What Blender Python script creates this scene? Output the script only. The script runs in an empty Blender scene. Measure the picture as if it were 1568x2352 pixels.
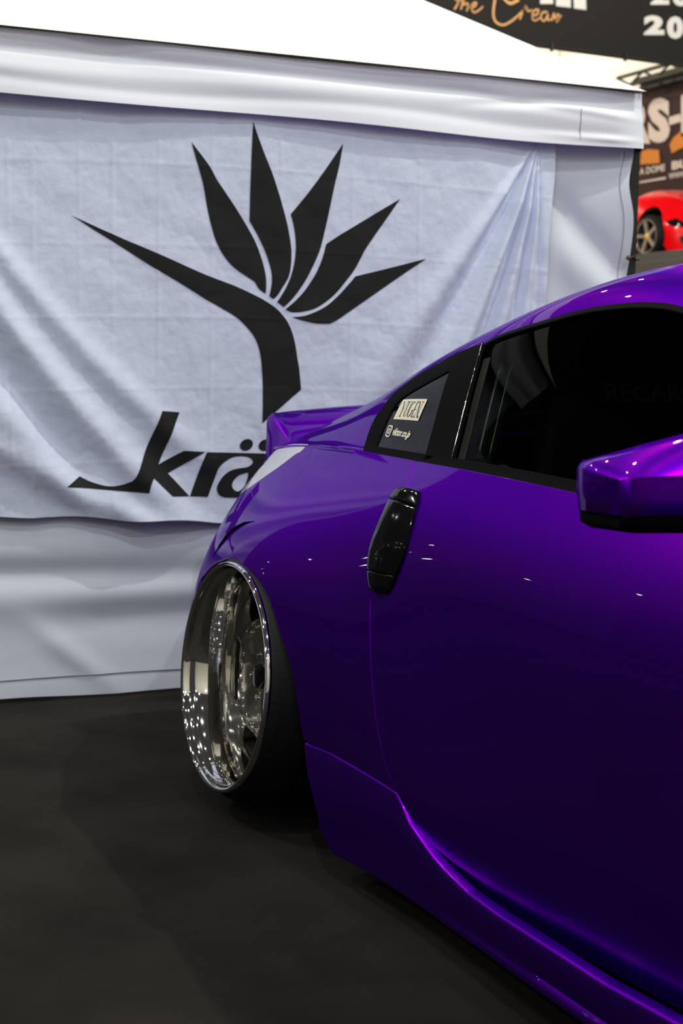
import bpy, bmesh, math, random
import numpy as np
from mathutils import Vector, Matrix
from mathutils.geometry import tessellate_polygon
random.seed(7); rng = np.random.default_rng(7)
S = bpy.context.scene
COL = S.collection

# ------------------------------------------------------------------ camera
CAM = np.array([2.98101, -2.148202, 1.033571])
FWD = np.array([-0.89344145, 0.43698721, -0.10394492])
RGT = np.array([0.43754083, 0.89900547, 0.01863272])
UPV = np.array([-0.10158932, 0.0288329, 0.9944085])
cd = bpy.data.cameras.new('camera'); cam = bpy.data.objects.new('camera', cd); COL.objects.link(cam)
cam.matrix_world = Matrix([[RGT[i], UPV[i], -FWD[i], CAM[i]] for i in range(3)] + [[0, 0, 0, 1]])
cd.sensor_fit = 'VERTICAL'; cd.sensor_height = 36; cd.lens = 3277.63 * 36 / 2352
cd.clip_start = .05; cd.clip_end = 200
cd.dof.use_dof = True; cd.dof.focus_distance = 2.7; cd.dof.aperture_fstop = 6.3
S.camera = cam

# ------------------------------------------------------------------ light
W = bpy.data.worlds.new('hall'); S.world = W; W.use_nodes = True
bg = W.node_tree.nodes['Background']; bg.inputs[0].default_value = (.040, .039, .038, 1); bg.inputs[1].default_value = 1.0
S.view_settings.view_transform = 'Standard'; S.view_settings.look = 'None'
S.view_settings.exposure = 0.0; S.view_settings.gamma = 1; S.view_settings.use_curve_mapping = False
def lamp(x, y, z, p, col=(1, .93, .82), r=.07):
    l = bpy.data.lights.new('hall_and_fill_lamp', 'POINT'); l.energy = p; l.color = col; l.shadow_soft_size = r
    o = bpy.data.objects.new('hall_and_fill_lamp', l); o.location = (x, y, z); COL.objects.link(o)
LX = (-8.5, -4.6, -1.6, 1.2, 3.8, 6.6, 10.5); LY = (-9.5, -5.8, -2.9, 0.3, 3.2, 6.4)
for i, x in enumerate(LX):
    for j, y in enumerate(LY):
        k = (i * 5 + j * 3) % 4
        lamp(x + rng.uniform(-.7, .7), y + rng.uniform(-.7, .7), 6.6 + .5 * k, 1150 if (i, j) == (3, 4) else 400 if (i, j) in ((2, 1), (3, 4), (4, 2), (5, 0), (3, 0), (4, 5), (1, 1), (5, 3)) else 58,
             ((1, .95, .86), (.96, .98, 1), (.90, .95, 1), (1, .95, .86))[k])
for x, y in ((-20, 9), (-17, 6), (-12, 9.5), (-22, 14)):
    lamp(x, y, 8.5, 290, (1, .9, .76), .12)  # added fill lamps that brighten the back wall and the stand

for x, y, z, p in ((-8, 9, 6.6, 260), (-9, 6.3, 7.6, 200), (-15, 8.2, 7.4, 520), (-12.5, 9.2, 5.2, 200)):
    lamp(x, y, z, p, (1, .93, .82))  # added fill lamps for the hanging banner, backdrop lettering and red car
for k in range(16):
    lamp(-34 + 2.1 * k + rng.uniform(-1, 1), -13 - 11 * rng.random(), 4.0 + 3.4 * rng.random(), 7, (1, .93, .84), .035)

# ------------------------------------------------------------------ helpers
def link(name, me, mat=None, parent=None):
    o = bpy.data.objects.new(name, me); COL.objects.link(o)
    if mat is not None:
        for m in (mat if isinstance(mat, (list, tuple)) else [mat]): me.materials.append(m)
    if parent is not None: o.parent = parent
    return o
def thing(name, label, cat, loc=(0, 0, 0), rz=0, group=None):
    o = bpy.data.objects.new(name, None); COL.objects.link(o); o.location = loc; o.rotation_euler[2] = rz
    o.empty_display_size = .1
    tag(o, label, cat, group); return o
def tag(o, label, cat, group=None):
    o['label'] = label; o['category'] = cat
    if group: o['group'] = group
    return o
def mesh(name, V, F, mat=None, parent=None, smooth=True, normals=None, sharp=None):
    me = bpy.data.meshes.new(name); me.from_pydata([tuple(map(float, v)) for v in V], [], [tuple(map(int, f)) for f in F]); me.update()
    me.polygons.foreach_set('use_smooth', [smooth] * len(me.polygons))
    if normals is not None: me.normals_split_custom_set_from_vertices([tuple(map(float, n)) for n in normals])
    elif smooth and sharp: me.set_sharp_from_angle(angle=math.radians(sharp))
    return link(name, me, mat, parent)
def bm_obj(name, bm, mat=None, parent=None, smooth=False, sharp=35):
    bmesh.ops.recalc_face_normals(bm, faces=bm.faces)
    me = bpy.data.meshes.new(name); bm.to_mesh(me); bm.free()
    me.polygons.foreach_set('use_smooth', [smooth] * len(me.polygons))
    if smooth: me.set_sharp_from_angle(angle=math.radians(sharp))
    return link(name, me, mat, parent)
def bx(bm, c, s, bev=0, rot=None):
    r = bmesh.ops.create_cube(bm, size=1.0); vs = r['verts']
    M = Matrix.Translation(c) @ (rot.to_4x4() if rot else Matrix.Identity(4)) @ Matrix.Diagonal((*s, 1))
    bmesh.ops.transform(bm, matrix=M, verts=vs)
    if bev:
        es = list({e for v in vs for e in v.link_edges})
        bmesh.ops.bevel(bm, geom=es, offset=bev, segments=2, affect='EDGES', profile=.7)
def box(name, c, s, mat, parent=None, bev=0.004, rot=None):
    bm = bmesh.new(); bx(bm, c, s, bev, rot); return bm_obj(name, bm, mat, parent)
def grid(V3, closed_u=False, closed_v=False):
    n, m = V3.shape[:2]; F = []
    for i in range(n - (0 if closed_u else 1)):
        for j in range(m - (0 if closed_v else 1)):
            a = i * m + j; b = ((i + 1) % n) * m + j; c = ((i + 1) % n) * m + (j + 1) % m; d = i * m + (j + 1) % m
            F.append((a, b, c, d))
    return V3.reshape(-1, 3), F
def tube(pts, r, n=8):
    P = np.array(pts, float); T = np.gradient(P, axis=0); T /= np.linalg.norm(T, axis=1)[:, None]
    rr = np.broadcast_to(r, len(P)); out = []
    for p, t, q in zip(P, T, rr):
        a = np.cross(t, (0, 0, 1) if abs(t[2]) < .9 else (1, 0, 0)); a /= np.linalg.norm(a); b = np.cross(t, a)
        th = np.linspace(0, 2 * np.pi, n, endpoint=False); out.append(p + q * (np.cos(th)[:, None] * a + np.sin(th)[:, None] * b))
    V, F = grid(np.array(out), closed_v=True); k = len(V)
    F = F + [tuple(range(n))[::-1], tuple(range(k - n, k))]
    return V, F

# ------------------------------------------------------------------ materials
def mat(name, col, rough=.5, metal=0., coat=0., spec=.5, bump=None, coat_rough=.02, **kw):
    m = bpy.data.materials.new(name); m.use_nodes = True; nt = m.node_tree; b = nt.nodes['Principled BSDF']
    b.inputs['Base Color'].default_value = (*col, 1); b.inputs['Roughness'].default_value = rough
    b.inputs['Metallic'].default_value = metal; b.inputs['Coat Weight'].default_value = coat
    b.inputs['Coat Roughness'].default_value = coat_rough; b.inputs['Specular IOR Level'].default_value = spec
    for k, v in kw.items(): b.inputs[k.replace('_', ' ')].default_value = v
    if bump:
        scale, dist, strength = bump
        tc = nt.nodes.new('ShaderNodeTexCoord'); nz = nt.nodes.new('ShaderNodeTexNoise'); bp = nt.nodes.new('ShaderNodeBump')
        nz.inputs['Scale'].default_value = scale; nz.inputs['Detail'].default_value = 5
        bp.inputs['Distance'].default_value = dist; bp.inputs['Strength'].default_value = strength
        nt.links.new(tc.outputs['Object'], nz.inputs['Vector']); nt.links.new(nz.outputs['Fac'], bp.inputs['Height'])
        nt.links.new(bp.outputs['Normal'], b.inputs['Normal'])
    return m
def vary(m, scale, lo, hi, detail=4):
    nt = m.node_tree; b = nt.nodes['Principled BSDF']
    tc = nt.nodes.new('ShaderNodeTexCoord'); nz = nt.nodes.new('ShaderNodeTexNoise'); cr = nt.nodes.new('ShaderNodeValToRGB')
    nz.inputs['Scale'].default_value = scale; nz.inputs['Detail'].default_value = detail
    cr.color_ramp.elements[0].position = .3; cr.color_ramp.elements[1].position = .7
    cr.color_ramp.elements[0].color = (*lo, 1); cr.color_ramp.elements[1].color = (*hi, 1)
    nt.links.new(tc.outputs['Object'], nz.inputs['Vector']); nt.links.new(nz.outputs['Fac'], cr.inputs['Fac'])
    nt.links.new(cr.outputs['Color'], b.inputs['Base Color'])
    return m
def paint_mat():
    m = bpy.data.materials.new('candy_violet_paint'); m.use_nodes = True; nt = m.node_tree; a = nt.nodes['Principled BSDF']
    out = nt.nodes['Material Output']
    b = nt.nodes.new('ShaderNodeBsdfPrincipled'); mx = nt.nodes.new('ShaderNodeMixShader')
    for n, c, r, t in ((a, (.038, .0, .50), .45, (.12, .0, .62)), (b, (.72, .0, .44), .29, (.7, .0, .6))):
        n.inputs['Base Color'].default_value = (*c, 1); n.inputs['Metallic'].default_value = 1; n.inputs['Specular Tint'].default_value = (*t, 1); n.inputs['Roughness'].default_value = r
        n.inputs['Coat Weight'].default_value = .42; n.inputs['Coat Roughness'].default_value = .012; n.inputs['Coat IOR'].default_value = 1.5
    mx.inputs[0].default_value = .21
    nt.links.new(a.outputs[0], mx.inputs[1]); nt.links.new(b.outputs[0], mx.inputs[2]); nt.links.new(mx.outputs[0], out.inputs['Surface'])
    return m
def glass_mat(name, tint, refl=1.0):
    m = bpy.data.materials.new(name); m.use_nodes = True; nt = m.node_tree; nt.nodes.remove(nt.nodes['Principled BSDF'])
    out = nt.nodes['Material Output']; t = nt.nodes.new('ShaderNodeBsdfTransparent'); g = nt.nodes.new('ShaderNodeBsdfGlossy')
    f = nt.nodes.new('ShaderNodeFresnel'); mx = nt.nodes.new('ShaderNodeMixShader')
    t.inputs[0].default_value = (*tint, 1); g.inputs['Roughness'].default_value = .008; g.inputs[0].default_value = (refl, refl, refl, 1)
    f.inputs[0].default_value = 1.45
    nt.links.new(f.outputs[0], mx.inputs[0]); nt.links.new(t.outputs[0], mx.inputs[1]); nt.links.new(g.outputs[0], mx.inputs[2])
    nt.links.new(mx.outputs[0], out.inputs['Surface']); return m
M_PAINT = paint_mat()
M_GLOSSBLACK = mat('gloss_black', (.004, .004, .005), .10, coat=.45, spec=.1)
M_RUBBER = mat('black_rubber', (.005, .005, .005), .6, spec=.06)
M_SEALR = mat('olive_reflection_seal', (.012, .010, .007), .5, spec=.1)  # olive tint of the seal imitates a reflection beside the pillar
M_PILLARHL = mat('painted_green_highlight', (.02, .055, .042), .22)  # green colour imitates a highlight seen in the door glass
M_TRIM = mat('satin_black_trim', (.005, .005, .005), .62, spec=.02)
M_TYRE = mat('tyre_rubber', (.005, .005, .005), .6, spec=.25, bump=(90, .002, .4))
M_CHROME = mat('polished_chrome', (.86, .85, .82), .05, 1)
M_SATIN = mat('brushed_rim_metal', (.74, .71, .64), .13, 1)
M_DARK = mat('dark_lining', (.006, .006, .006), .8)
M_GLASS = glass_mat('tinted_glass', (.36, .40, .34), .12)
M_QGLASS = glass_mat('dark_quarter_glass', (.10, .11, .11), .55)
M_LENS = mat('clear_lens', (.62, .63, .64), .22, coat=1)
M_DISC = mat('brake_disc_steel', (.06, .06, .06), .4, .9)
M_RED = mat('red_caliper', (.55, .02, .02), .35, coat=.5)
M_SEAT = mat('black_seat_cloth', (.012, .012, .013), .85, bump=(180, .002, .4))
M_LOGO = mat('grey_seat_lettering', (.85, .86, .80), .7)
M_DECAL = mat('cream_vinyl_decal', (.86, .80, .62), .6)
M_INK = mat('decal_ink', (.012, .01, .03), .6)

# ------------------------------------------------------------------ spline surfaces
def card(k):
    # cardinal natural cubic spline second-derivative matrix for knots k
    k=np.asarray(k,float);n=len(k);h=np.diff(k);A=np.zeros((n,n));B=np.zeros((n,n))
    A[0,0]=A[-1,-1]=1
    for i in range(1,n-1):
        A[i,i-1]=h[i-1];A[i,i]=2*(h[i-1]+h[i]);A[i,i+1]=h[i]
        B[i,i-1]=6/h[i-1];B[i,i+1]=6/h[i];B[i,i]=-6/h[i-1]-6/h[i]
    return k,np.linalg.solve(A,B)
def wts(cs,t):
    k,M=cs;t=np.atleast_1d(np.asarray(t,float));i=np.clip(np.searchsorted(k,t)-1,0,len(k)-2)
    h=k[i+1]-k[i];a=(k[i+1]-t)/h;b=1-a;E=np.eye(len(k))
    return a[:,None]*E[i]+b[:,None]*E[i+1]+((a**3-a)*h*h/6)[:,None]*M[i]+((b**3-b)*h*h/6)[:,None]*M[i+1]
class Surf:
    def __init__(s,C,vk=None):
        s.C=np.array(C,float)
        d=np.linalg.norm(np.diff(s.C,axis=0),axis=2).mean(1)
        s.uk=np.r_[0,np.cumsum(d)];s.vk=np.arange(s.C.shape[1]) if vk is None else vk
        s.cu=card(s.uk);s.cv=card(s.vk)
    def P(s,uv):
        uv=np.atleast_2d(uv);return np.einsum('ni,ijk,nj->nk',wts(s.cu,uv[:,0]),s.C,wts(s.cv,uv[:,1]))
    def N(s,uv,e=1e-3):
        uv=np.atleast_2d(uv);a=s.P(uv+[e,0])-s.P(uv-[e,0]);b=s.P(uv+[0,e])-s.P(uv-[0,e])
        n=np.cross(a,b);return n/np.linalg.norm(n,axis=1)[:,None]
# lower body side (right side, y<0): rows tail->front ; columns sill..shoulder
_L = [ # x list per column optional: (x, [(dx,y,z)*6])
 (-.80,[(.10,.0,.12),(.03,.0,.27),(.0,.0,.43),(.0,.0,.58),(.03,.0,.70),(.08,.0,.80)]),
 (-.785,[(.09,.30,.12),(.03,.30,.27),(.0,.30,.43),(.0,.29,.58),(.03,.28,.70),(.08,.27,.80)]),
 (-.72,[(.07,.58,.12),(.02,.60,.27),(.0,.605,.43),(.0,.58,.57),(.03,.53,.69),(.07,.48,.79)]),
 (-.60,[(.04,.78,.12),(.01,.80,.27),(.0,.80,.43),(.0,.755,.57),(.03,.68,.69),(.06,.61,.795)]),
 (-.42,[(.02,.89,.11),(.0,.905,.26),(.0,.903,.42),(.0,.850,.57),(.01,.775,.70),(.02,.68,.812)]),
 (-.22,[(0,.935,.11),(0,.945,.26),(0,.945,.42),(0,.91,.57),(0,.828,.71),(0,.715,.832)]),
 (.02,[(0,.95,.10),(0,.96,.25),(0,.97,.42),(0,.95,.58),(0,.865,.72),(0,.745,.842)]),
 (.25,[(0,.945,.10),(0,.955,.25),(0,.96,.42),(0,.94,.58),(0,.875,.72),(0,.775,.847)]),
 (.48,[(0,.93,.10),(0,.94,.25),(0,.945,.42),(0,.925,.58),(0,.88,.72),(0,.80,.847)]),
 (.75,[(0,.905,.10),(0,.93,.25),(0,.925,.42),(0,.91,.58),(0,.883,.72),(0,.82,.845)]),
 (1.15,[(0,.880,.10),(0,.905,.24),(0,.91,.42),(0,.905,.58),(0,.885,.71),(0,.835,.835)]),
 (1.60,[(0,.870,.10),(0,.895,.24),(0,.905,.42),(0,.905,.57),(0,.885,.70),(0,.838,.815)]),
 (2.05,[(0,.87,.10),(0,.89,.24),(0,.905,.42),(0,.905,.56),(0,.88,.68),(0,.82,.785)]),
 (2.40,[(0,.87,.10),(0,.895,.24),(0,.91,.42),(0,.90,.55),(0,.86,.655),(0,.78,.74)]),
 (2.75,[(0,.86,.10),(0,.885,.24),(0,.90,.40),(0,.885,.53),(0,.82,.62),(0,.72,.69)]),
 (3.10,[(0,.80,.10),(0,.81,.23),(0,.81,.37),(0,.78,.48),(0,.70,.56),(0,.60,.61)]),
 (3.35,[(0,.55,.10),(0,.56,.22),(-.02,.55,.35),(-.05,.53,.44),(-.10,.50,.50),(-.18,.45,.54)]),
 (3.42,[(0,.28,.10),(0,.28,.22),(-.02,.28,.35),(-.05,.27,.44),(-.10,.25,.50),(-.2,.22,.545)]),
 (3.44,[(0,.0,.10),(0,.0,.22),(-.02,.0,.35),(-.05,.0,.44),(-.10,.0,.50),(-.2,.0,.55)]),
]
L=Surf([[(x+a,-b,c) for a,b,c in r] for x,r in _L])
# upper body: shoulder, belt, mid, window top, rail, roof, centre
_G=[
 (-.72,[(.535,.785),(.52,.79),(.495,.80),(.46,.812),(.42,.825),(.25,.845),(0,.855)]),
 (-.42,[(.68,.815),(.655,.82),(.62,.835),(.575,.853),(.525,.873),(.35,.905),(0,.92)]),
 (-.10,[(.735,.838),(.70,.845),(.645,.89),(.585,.928),(.53,.957),(.35,.992),(0,1.012)]),
 (.20,[(.770,.847),(.735,.852),(.68,.945),(.615,1.01),(.555,1.042),(.37,1.082),(0,1.10)]),
 (.50,[(.802,.847),(.765,.853),(.705,.97),(.64,1.072),(.575,1.118),(.38,1.158),(0,1.175)]),
 (.80,[(.823,.844),(.785,.851),(.722,.98),(.648,1.12),(.585,1.178),(.39,1.216),(0,1.232)]),
 (1.10,[(.834,.836),(.797,.844),(.73,.985),(.65,1.142),(.58,1.198),(.39,1.236),(0,1.252)]),
 (1.35,[(.838,.827),(.802,.835),(.74,.965),(.665,1.09),(.585,1.150),(.39,1.195),(0,1.215)]),
 (1.65,[(.837,.812),(.803,.822),(.76,.905),(.71,.975),(.62,1.03),(.42,1.09),(0,1.12)]),
 (1.95,[(.826,.793),(.795,.803),(.77,.83),(.74,.855),(.66,.895),(.45,.955),(0,.985)]),
 (2.10,[(.812,.778),(.785,.785),(.76,.795),(.73,.81),(.65,.835),(.45,.88),(0,.905)]),
]
G=Surf([[(x,-b,c) for b,c in r] for x,r in _G])
B={
'doorcut':[[1.9514,4.9546],[1.9809,4.6249],[2.008,4.2409],[2.0112,3.8074],[1.9964,3.3789],[1.9832,3.1093],[1.9965,2.7669],[2.0121,2.4175],[2.0316,2.0388],[2.0538,1.679],[2.0876,1.3168],[2.1306,1.0157]],
'lampseam':[[1.2769,4.8543],[1.2528,4.8064],[1.212,4.5492],[1.1436,4.2985],[1.0857,4.1315]],
'bumpseam':[[1.2328,3.9354],[1.1743,3.6166],[1.0999,3.2463],[1.025,2.9118],[0.9327,2.5808],[0.8952,2.3656]],
'arch':[[1.0198,2.3999],[1.0917,2.6721],[1.1817,2.891],[1.337,3.0519],[1.424,2.9976],[1.5087,2.8983],[1.5871,2.6638],[1.6487,2.2982],[1.7028,1.9434],[1.7313,1.6135],[1.7549,1.0802],[1.7683,0.8063],[1.7961,0.3086],[1.819,0.0]],
'skirtseam':[[1.7599,1.0312],[1.7751,1.0429],[1.8618,1.065],[1.9556,1.0549],[2.1306,1.0157]],
'handle':[[1.9701,4.5842],[2.041,4.5895],[2.0616,4.3798],[2.0794,3.8095],[2.0603,3.328],[2.044,3.1659],[1.9875,3.1531],[1.9607,3.4031],[1.9471,3.6902],[1.9483,4.1298],[1.9481,4.4558]],
'dglass':[[1.4198,1.048],[1.3845,1.7089],[1.3505,2.2688],[1.3006,3.0037],[1.3569,3.1036],[1.5142,3.0898],[1.6259,3.0753],[1.7442,3.0222],[1.8297,2.9996],[1.9198,2.9696]],
'dglassbot':[[1.4198,1.048],[1.6054,1.0285],[1.738,1.0297],[1.8414,1.0341]],
'trimbot':[[1.2944,0.7068],[1.5477,0.7511],[1.6994,0.798],[1.8603,0.7744]],
'qtrim':[[0.9938,0.4557],[0.9888,0.9593],[1.3117,1.0229],[1.302,0.7631]],
'qouter':[[0.9868,0.63],[0.9422,1.3265],[0.9302,1.7215],[0.9413,1.9558],[0.9531,2.2776],[1.0108,2.6276],[1.0979,2.8363],[1.1835,3.0036],[1.3006,3.0037]],
'qinner':[[1.0299,1.0014],[1.0164,1.4742],[1.0173,1.894],[1.0464,2.0976],[1.1281,2.3074],[1.215,2.5009],[1.2526,1.8781],[1.2963,1.0323]],
'sticker':[[1.0486,1.6539],[1.0486,2.0228],[1.1811,1.9748],[1.1837,1.6262]],
'insta':[[1.0466,1.3274],[1.0388,1.5499],[1.0682,1.5341],[1.0718,1.3073]],
'instatxt':[[1.0792,1.3452],[1.0785,1.495],[1.1787,1.4531],[1.174,1.3185]],
'e_petal1':[[0.5733,1.6861],[0.5828,1.6753],[0.5922,1.6644],[0.6017,1.6534],[0.6114,1.642],[0.6211,1.6304],[0.6303,1.6183],[0.6385,1.6055],[0.6463,1.5922],[0.6548,1.5787],[0.6646,1.565],[0.6753,1.551],[0.686,1.5371],[0.6964,1.5233],[0.7069,1.5095],[0.7174,1.4952],[0.7281,1.48],[0.7389,1.4643],[0.7492,1.4488],[0.7589,1.4338],[0.7681,1.419],[0.7766,1.4039],[0.7844,1.3881],[0.7914,1.3719],[0.7975,1.3564],[0.8027,1.3418],[0.8069,1.328],[0.8103,1.3145],[0.8128,1.3014],[0.8144,1.2887],[0.8153,1.2765],[0.8154,1.2648],[0.8147,1.2536],[0.814,1.2424],[0.8064,1.2469],[0.7988,1.2513],[0.7921,1.2565],[0.7872,1.2632],[0.7832,1.2706],[0.7783,1.2772],[0.7722,1.2818],[0.7651,1.2857],[0.7556,1.2912],[0.7417,1.2992],[0.7254,1.3088],[0.7105,1.3189],[0.6987,1.3291],[0.6884,1.3398],[0.6791,1.3511],[0.6707,1.3628],[0.6633,1.375],[0.6567,1.3877],[0.6508,1.4005],[0.6457,1.4139],[0.6409,1.4286],[0.6361,1.4451],[0.6315,1.463],[0.6272,1.4818],[0.6232,1.5026],[0.6193,1.5243],[0.6157,1.5432],[0.6128,1.5568],[0.6101,1.5676],[0.6067,1.5797],[0.6021,1.5946],[0.5967,1.6107],[0.5911,1.628],[0.5853,1.6467],[0.5793,1.6664]],
'e_petal2':[[0.7664,1.7615],[0.7715,1.7472],[0.7766,1.7329],[0.7827,1.7171],[0.79,1.6994],[0.7983,1.6803],[0.8071,1.6603],[0.8165,1.6395],[0.8263,1.618],[0.8358,1.5959],[0.8446,1.5731],[0.853,1.5497],[0.8607,1.5271],[0.8677,1.5056],[0.874,1.4849],[0.8797,1.4649],[0.8848,1.4454],[0.8892,1.4266],[0.8926,1.4095],[0.8951,1.395],[0.8967,1.3822],[0.8973,1.3685],[0.8971,1.3521],[0.8959,1.3348],[0.8941,1.3195],[0.8917,1.308],[0.8886,1.2985],[0.8845,1.289],[0.8785,1.2785],[0.8714,1.2679],[0.8648,1.2582],[0.8591,1.2494],[0.8538,1.2414],[0.849,1.2351],[0.8451,1.2313],[0.8417,1.2293],[0.8383,1.2272],[0.8262,1.2362],[0.8288,1.2495],[0.8315,1.2628],[0.8332,1.2758],[0.8336,1.2882],[0.833,1.3003],[0.8311,1.3132],[0.8276,1.3273],[0.8229,1.3422],[0.8173,1.3574],[0.8103,1.3734],[0.8024,1.3898],[0.7947,1.4047],[0.7876,1.4175],[0.7808,1.4288],[0.7745,1.4389],[0.769,1.4475],[0.7641,1.4548],[0.7592,1.4622],[0.7596,1.51],[0.76,1.5577],[0.7606,1.6021],[0.7616,1.6432],[0.7628,1.681],[0.7639,1.7121],[0.7648,1.733],[0.7656,1.7473]],
'e_petal3':[[1.0644,1.7176],[1.0608,1.695],[1.0572,1.6724],[1.0534,1.6512],[1.0491,1.6327],[1.0445,1.6156],[1.04,1.5977],[1.0356,1.5781],[1.0312,1.5577],[1.0268,1.5368],[1.0226,1.5158],[1.0183,1.4943],[1.0137,1.472],[1.0083,1.4475],[1.0026,1.4222],[0.9965,1.3994],[0.9905,1.3812],[0.9842,1.3655],[0.977,1.3494],[0.9685,1.3314],[0.9591,1.3129],[0.9493,1.2953],[0.9389,1.2787],[0.928,1.2629],[0.9175,1.2488],[0.9075,1.2366],[0.8979,1.2261],[0.8896,1.2176],[0.8834,1.2117],[0.8785,1.2078],[0.8737,1.2039],[0.8513,1.2182],[0.8587,1.2291],[0.866,1.2399],[0.8729,1.251],[0.8793,1.2623],[0.8853,1.2739],[0.8906,1.2855],[0.895,1.2968],[0.8988,1.3081],[0.9022,1.3198],[0.9052,1.3319],[0.9078,1.3444],[0.9096,1.3578],[0.9108,1.3721],[0.9113,1.3873],[0.9109,1.4029],[0.9094,1.4191],[0.907,1.4357],[0.9041,1.4512],[0.9006,1.4648],[0.8966,1.4773],[0.8926,1.4898],[0.9075,1.5075],[0.9225,1.5252],[0.9369,1.5427],[0.9505,1.5597],[0.9636,1.5765],[0.9766,1.5937],[0.9896,1.6113],[1.0026,1.6292],[1.0165,1.6487],[1.0318,1.6706],[1.0481,1.6941]],
'e_petal4':[[1.2631,1.5582],[1.2518,1.5428],[1.2405,1.5274],[1.2281,1.5102],[1.2135,1.4897],[1.1977,1.4675],[1.1829,1.4466],[1.1693,1.4277],[1.1566,1.4102],[1.1462,1.395],[1.1394,1.3832],[1.135,1.3737],[1.13,1.3637],[1.1238,1.3521],[1.117,1.34],[1.1098,1.3284],[1.1025,1.318],[1.0946,1.3081],[1.0854,1.2968],[1.074,1.2826],[1.0612,1.2671],[1.0488,1.2534],[1.0378,1.2428],[1.0273,1.2338],[1.0162,1.2256],[1.0045,1.2174],[0.9923,1.2098],[0.9796,1.2034],[0.9661,1.1985],[0.9522,1.1947],[0.9388,1.1919],[0.9258,1.1897],[0.9132,1.1885],[0.9022,1.1885],[0.8937,1.1903],[0.8868,1.1934],[0.8798,1.1965],[0.8912,1.2061],[0.9026,1.2157],[0.9138,1.226],[0.9246,1.2368],[0.9352,1.2483],[0.9458,1.2611],[0.9569,1.276],[0.968,1.2921],[0.9777,1.3078],[0.9856,1.3227],[0.9921,1.3371],[0.9974,1.3503],[1.0016,1.3617],[1.0046,1.3718],[1.0071,1.381],[1.0094,1.3892],[1.0111,1.3966],[1.0129,1.404],[1.0279,1.4142],[1.043,1.4245],[1.0618,1.4367],[1.0878,1.4526],[1.1175,1.4705],[1.1441,1.4865],[1.1639,1.4988],[1.1804,1.5091],[1.1981,1.52],[1.219,1.5324],[1.241,1.5453]],
'e_petal5':[[1.3564,1.3736],[1.3295,1.3557],[1.3027,1.3379],[1.2756,1.3197],[1.2477,1.3008],[1.2195,1.2815],[1.1914,1.2623],[1.1625,1.2425],[1.1337,1.2229],[1.1083,1.2055],[1.0872,1.1911],[1.0694,1.1789],[1.0547,1.1693],[1.0438,1.1633],[1.0358,1.1598],[1.0279,1.1563],[1.0137,1.1559],[0.9994,1.1554],[0.9845,1.1559],[0.968,1.1579],[0.9508,1.1609],[0.9352,1.1641],[0.9225,1.1671],[0.9115,1.1702],[0.9005,1.1733],[0.9132,1.1743],[0.926,1.1753],[0.9391,1.1775],[0.9525,1.1812],[0.9661,1.1862],[0.9798,1.192],[0.9934,1.1983],[1.007,1.2055],[1.0206,1.2142],[1.0346,1.2253],[1.0487,1.2379],[1.0614,1.25],[1.072,1.2611],[1.0813,1.2717],[1.0899,1.2817],[1.0979,1.2907],[1.1051,1.299],[1.1124,1.3074],[1.1379,1.3141],[1.1635,1.3208],[1.1899,1.3278],[1.2178,1.3352],[1.2464,1.3429],[1.2748,1.3507],[1.3022,1.3583],[1.3292,1.3659]],
'e_stem':[[0.2097,1.4506],[0.2448,1.4367],[0.2814,1.4223],[0.3222,1.4063],[0.3646,1.39],[0.4067,1.3747],[0.4491,1.3593],[0.4919,1.3429],[0.535,1.326],[0.5785,1.3088],[0.6224,1.2922],[0.668,1.2777],[0.7112,1.2641],[0.7482,1.2499],[0.7788,1.2369],[0.7994,1.2276],[0.8153,1.2193],[0.8314,1.2103],[0.8457,1.2011],[0.8577,1.1911],[0.8679,1.1812],[0.8761,1.1727],[0.8833,1.1636],[0.8908,1.152],[0.8975,1.1395],[0.903,1.1269],[0.9077,1.1138],[0.9116,1.1],[0.9151,1.0855],[0.9181,1.0706],[0.9211,1.0544],[0.925,1.0353],[0.9287,1.0155],[0.9314,0.9968],[0.9335,0.979],[0.9355,0.963],[0.9374,0.9476],[0.8096,0.8411],[0.8098,0.9025],[0.8094,0.9567],[0.8072,0.9915],[0.8045,1.0161],[0.8025,1.0342],[0.7999,1.0495],[0.7957,1.0676],[0.7899,1.0853],[0.7827,1.1009],[0.7732,1.1157],[0.7602,1.1312],[0.7458,1.1457],[0.7324,1.1576],[0.7186,1.1678],[0.7041,1.1766],[0.689,1.1847],[0.6727,1.1933],[0.6569,1.2015],[0.6434,1.208],[0.6303,1.2145],[0.6181,1.2211],[0.601,1.2308],[0.5718,1.2475],[0.5355,1.268],[0.4936,1.2903],[0.4493,1.3141],[0.4068,1.3388],[0.3647,1.3636],[0.3203,1.3885],[0.2814,1.4102],[0.2576,1.424],[0.2403,1.4342],[0.2243,1.4428]],
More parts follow.
